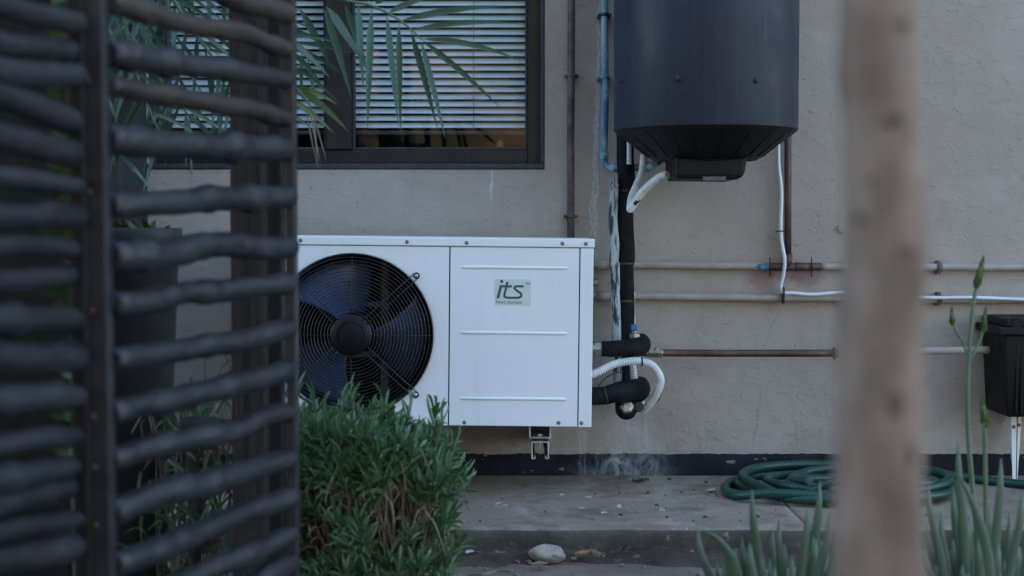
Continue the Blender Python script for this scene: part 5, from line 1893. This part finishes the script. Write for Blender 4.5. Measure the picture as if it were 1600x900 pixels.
def dry_leaf(px, py, z, l, rot, label, mat='dry_leaf', curl=0.25):
    c = PG(px, py, z)
    mb = MB()
    vs, fs = [], []
    n, m = 6, 4
    for i in range(n + 1):
        t = i / n
        w = 0.32 * math.sin(math.pi * (0.06 + 0.9 * t)) ** 0.8
        for k in range(m + 1):
            u = k / m * 2 - 1
            vs.append(((t - 0.5) * l, u * w * l, l * (curl * (u * u * 0.5 + 0.8 * (t - .4) ** 2) + 0.03 * math.sin(9 * t + 3 * u))))
    for i in range(n):
        for k in range(m):
            q = i * (m + 1) + k
            fs.append((q, q + 1, q + m + 2, q + m + 1))
    mb.add(vs, fs, True, Matrix.Translation((c.x, c.y, z + 0.003)) @ Matrix.Rotation(rot, 4, 'Z') @ Matrix.Rotation(rot * 0.1, 4, 'X'))
    return tag(mb.build('dry_leaf', MT[mat]), label, 'leaf', 'fallen dry leaves')


MT['ochre_leaf'] = leafmat('ochre_leaf', [(0.3, 0.19, 0.09), (0.36, 0.25, 0.13)], 0.8, 0.1)
MT['grey_leaf'] = leafmat('grey_leaf', [(0.36, 0.36, 0.38), (0.44, 0.44, 0.47)], 0.7, 0.1)
dry_leaf(911, 871, 0.02, 0.042, 0.4, 'curled ochre dry leaf on soil beside the pale stone', 'ochre_leaf', 0.5)
dry_leaf(734, 866, 0.02, 0.032, 0.9, 'small pale grey fallen leaf on soil near the bush', 'grey_leaf')
dry_leaf(781, 872, 0.02, 0.045, -0.8, 'narrow dry leaf on soil between bush and stone', 'dry_leaf', 0.5)
dry_leaf(843, 884, 0.012, 0.05, 0.1, 'flat tan dry leaf lying in front of the pale stone', 'dry_leaf', 0.15)
dry_leaf(930, 872, 0.02, 0.04, 2.0, 'brown dry leaf on soil beside the ochre leaf', 'dry_leaf', 0.6)
dry_leaf(872, 876, 0.02, 0.036, 2.6, 'crumpled dry leaf resting against the pale stone', 'grey_leaf', 0.5)
dry_leaf(1263, 744, Z_STEP, 0.05, 0.3, 'brown dry leaf on the step behind the coiled hose', 'ochre_leaf', 0.9)
dry_leaf(1112, 770, Z_STEP, 0.03, 0.5, 'small pale leaf scrap on the step beside the hose', 'grey_leaf', 0.4)
dry_leaf(1000, 754, Z_STEP, 0.05, 0.1, 'dark crumpled leaf scrap on the step below the elbows', 'knot', 0.3)
for (pts, w, lab) in ((((733, 898), (760, 896), (778, 892), (800, 893)), 3.5, 'thin pale twig lying on the ground beside the bush'), (((730, 857), (745, 862), (765, 864), (790, 862)), 1.6, 'fine dry twig on soil at the foot of the step')):
    mb = MB().tube(cr([PG(x, y, 0.02 + 0.006 * (i % 2)) for i, (x, y) in enumerate(pts)], 5), M(w / 2, -.9), 7)
    tag(mb.build('twig', MT['dry_leaf']), lab, 'twig')
peb = MB()
for k in range(260):
    x, y = rnd.uniform(-1.6, 2.0), Y_EDGE - abs(rnd.gauss(0.02, 0.12)) - 0.005
    r_ = rnd.choice((0.002, 0.003, 0.003, 0.004, 0.006, 0.009 if rnd.random() < .3 else 0.003))
    b_ = bmesh.new()
    bmesh.ops.create_icosphere(b_, subdivisions=1, radius=r_)
    peb.bm(b_, True, Matrix.Translation((x, y, 0.018 * max(0, 1 - (Y_EDGE - y) / .14) + r_ * 0.3)) @ Matrix.Rotation(rnd.random() * 3, 4, 'Z') @ Matrix.Diagonal((rnd.uniform(.8, 1.4), 1, .6, 1)))
peb.build('gravel', MT['pebble'], kind='stuff')['label'] = 'scattered small gravel on soil along the step'
lit = MB()
for k in range(170):
    x, y = rnd.uniform(-0.9, 1.7), Y_EDGE - abs(rnd.gauss(0.0, 0.05)) - 0.008
    c = Vector((x, y, 0.022 * max(0.2, 1 - (Y_EDGE - y) / .16)))
    a = rnd.uniform(0, 6.28)
    l = rnd.uniform(0.008, 0.026)
    blade_leaf(lit, c, c + Vector((math.cos(a) * l, math.sin(a) * l, rnd.uniform(0, .005))), l * rnd.uniform(.15, .5), Vector((0, 0, 0.004)), 4)
lit.build('leaf_litter', MT['dry_leaf'], kind='stuff')['label'] = 'small dry leaf scraps in the soil along the step'
chip = MB()
for k in range(150):
    x, y = rnd.uniform(-0.4, 1.2), rnd.uniform(Y_EDGE + 0.03, -0.03)
    if 0.7 < x and rnd.random() < .5:
        continue
    c = Vector((x, y, Z_STEP + 0.002))
    a = rnd.uniform(0, 6.28)
    l = rnd.choice((0.003, 0.004, 0.005, 0.008, 0.014))
    d = Vector((math.cos(a) * l, math.sin(a) * l, 0.001))
    blade_leaf(chip, c, c + d, l * 0.5 + 0.001, Vector((0, 0, 0.003)), 3)
chip.build('leaf_crumbs', MT['knot'], kind='stuff')['label'] = 'dark leaf crumbs scattered over the concrete step'
ch2 = MB()
for (px, py) in ((778, 788), (786, 791), (962, 791), (967, 793), (915, 776), (922, 777), (908, 795), (876, 773), (1033, 797), (939, 801)):
    for j in range(3):
        c = PG(px + rnd.uniform(-5, 5), py + rnd.uniform(-1.5, 1.5), Z_STEP + 0.002)
        a = rnd.uniform(-.6, .6)
        blade_leaf(ch2, c, c + Vector((math.cos(a), math.sin(a), 0.1)) * rnd.uniform(.006, .016), 0.003, Vector((0, 0, 0.002)), 3)
ch2.build('paint_flakes', MT['cable'], kind='stuff')['label'] = 'white paint flakes scattered on the concrete step'
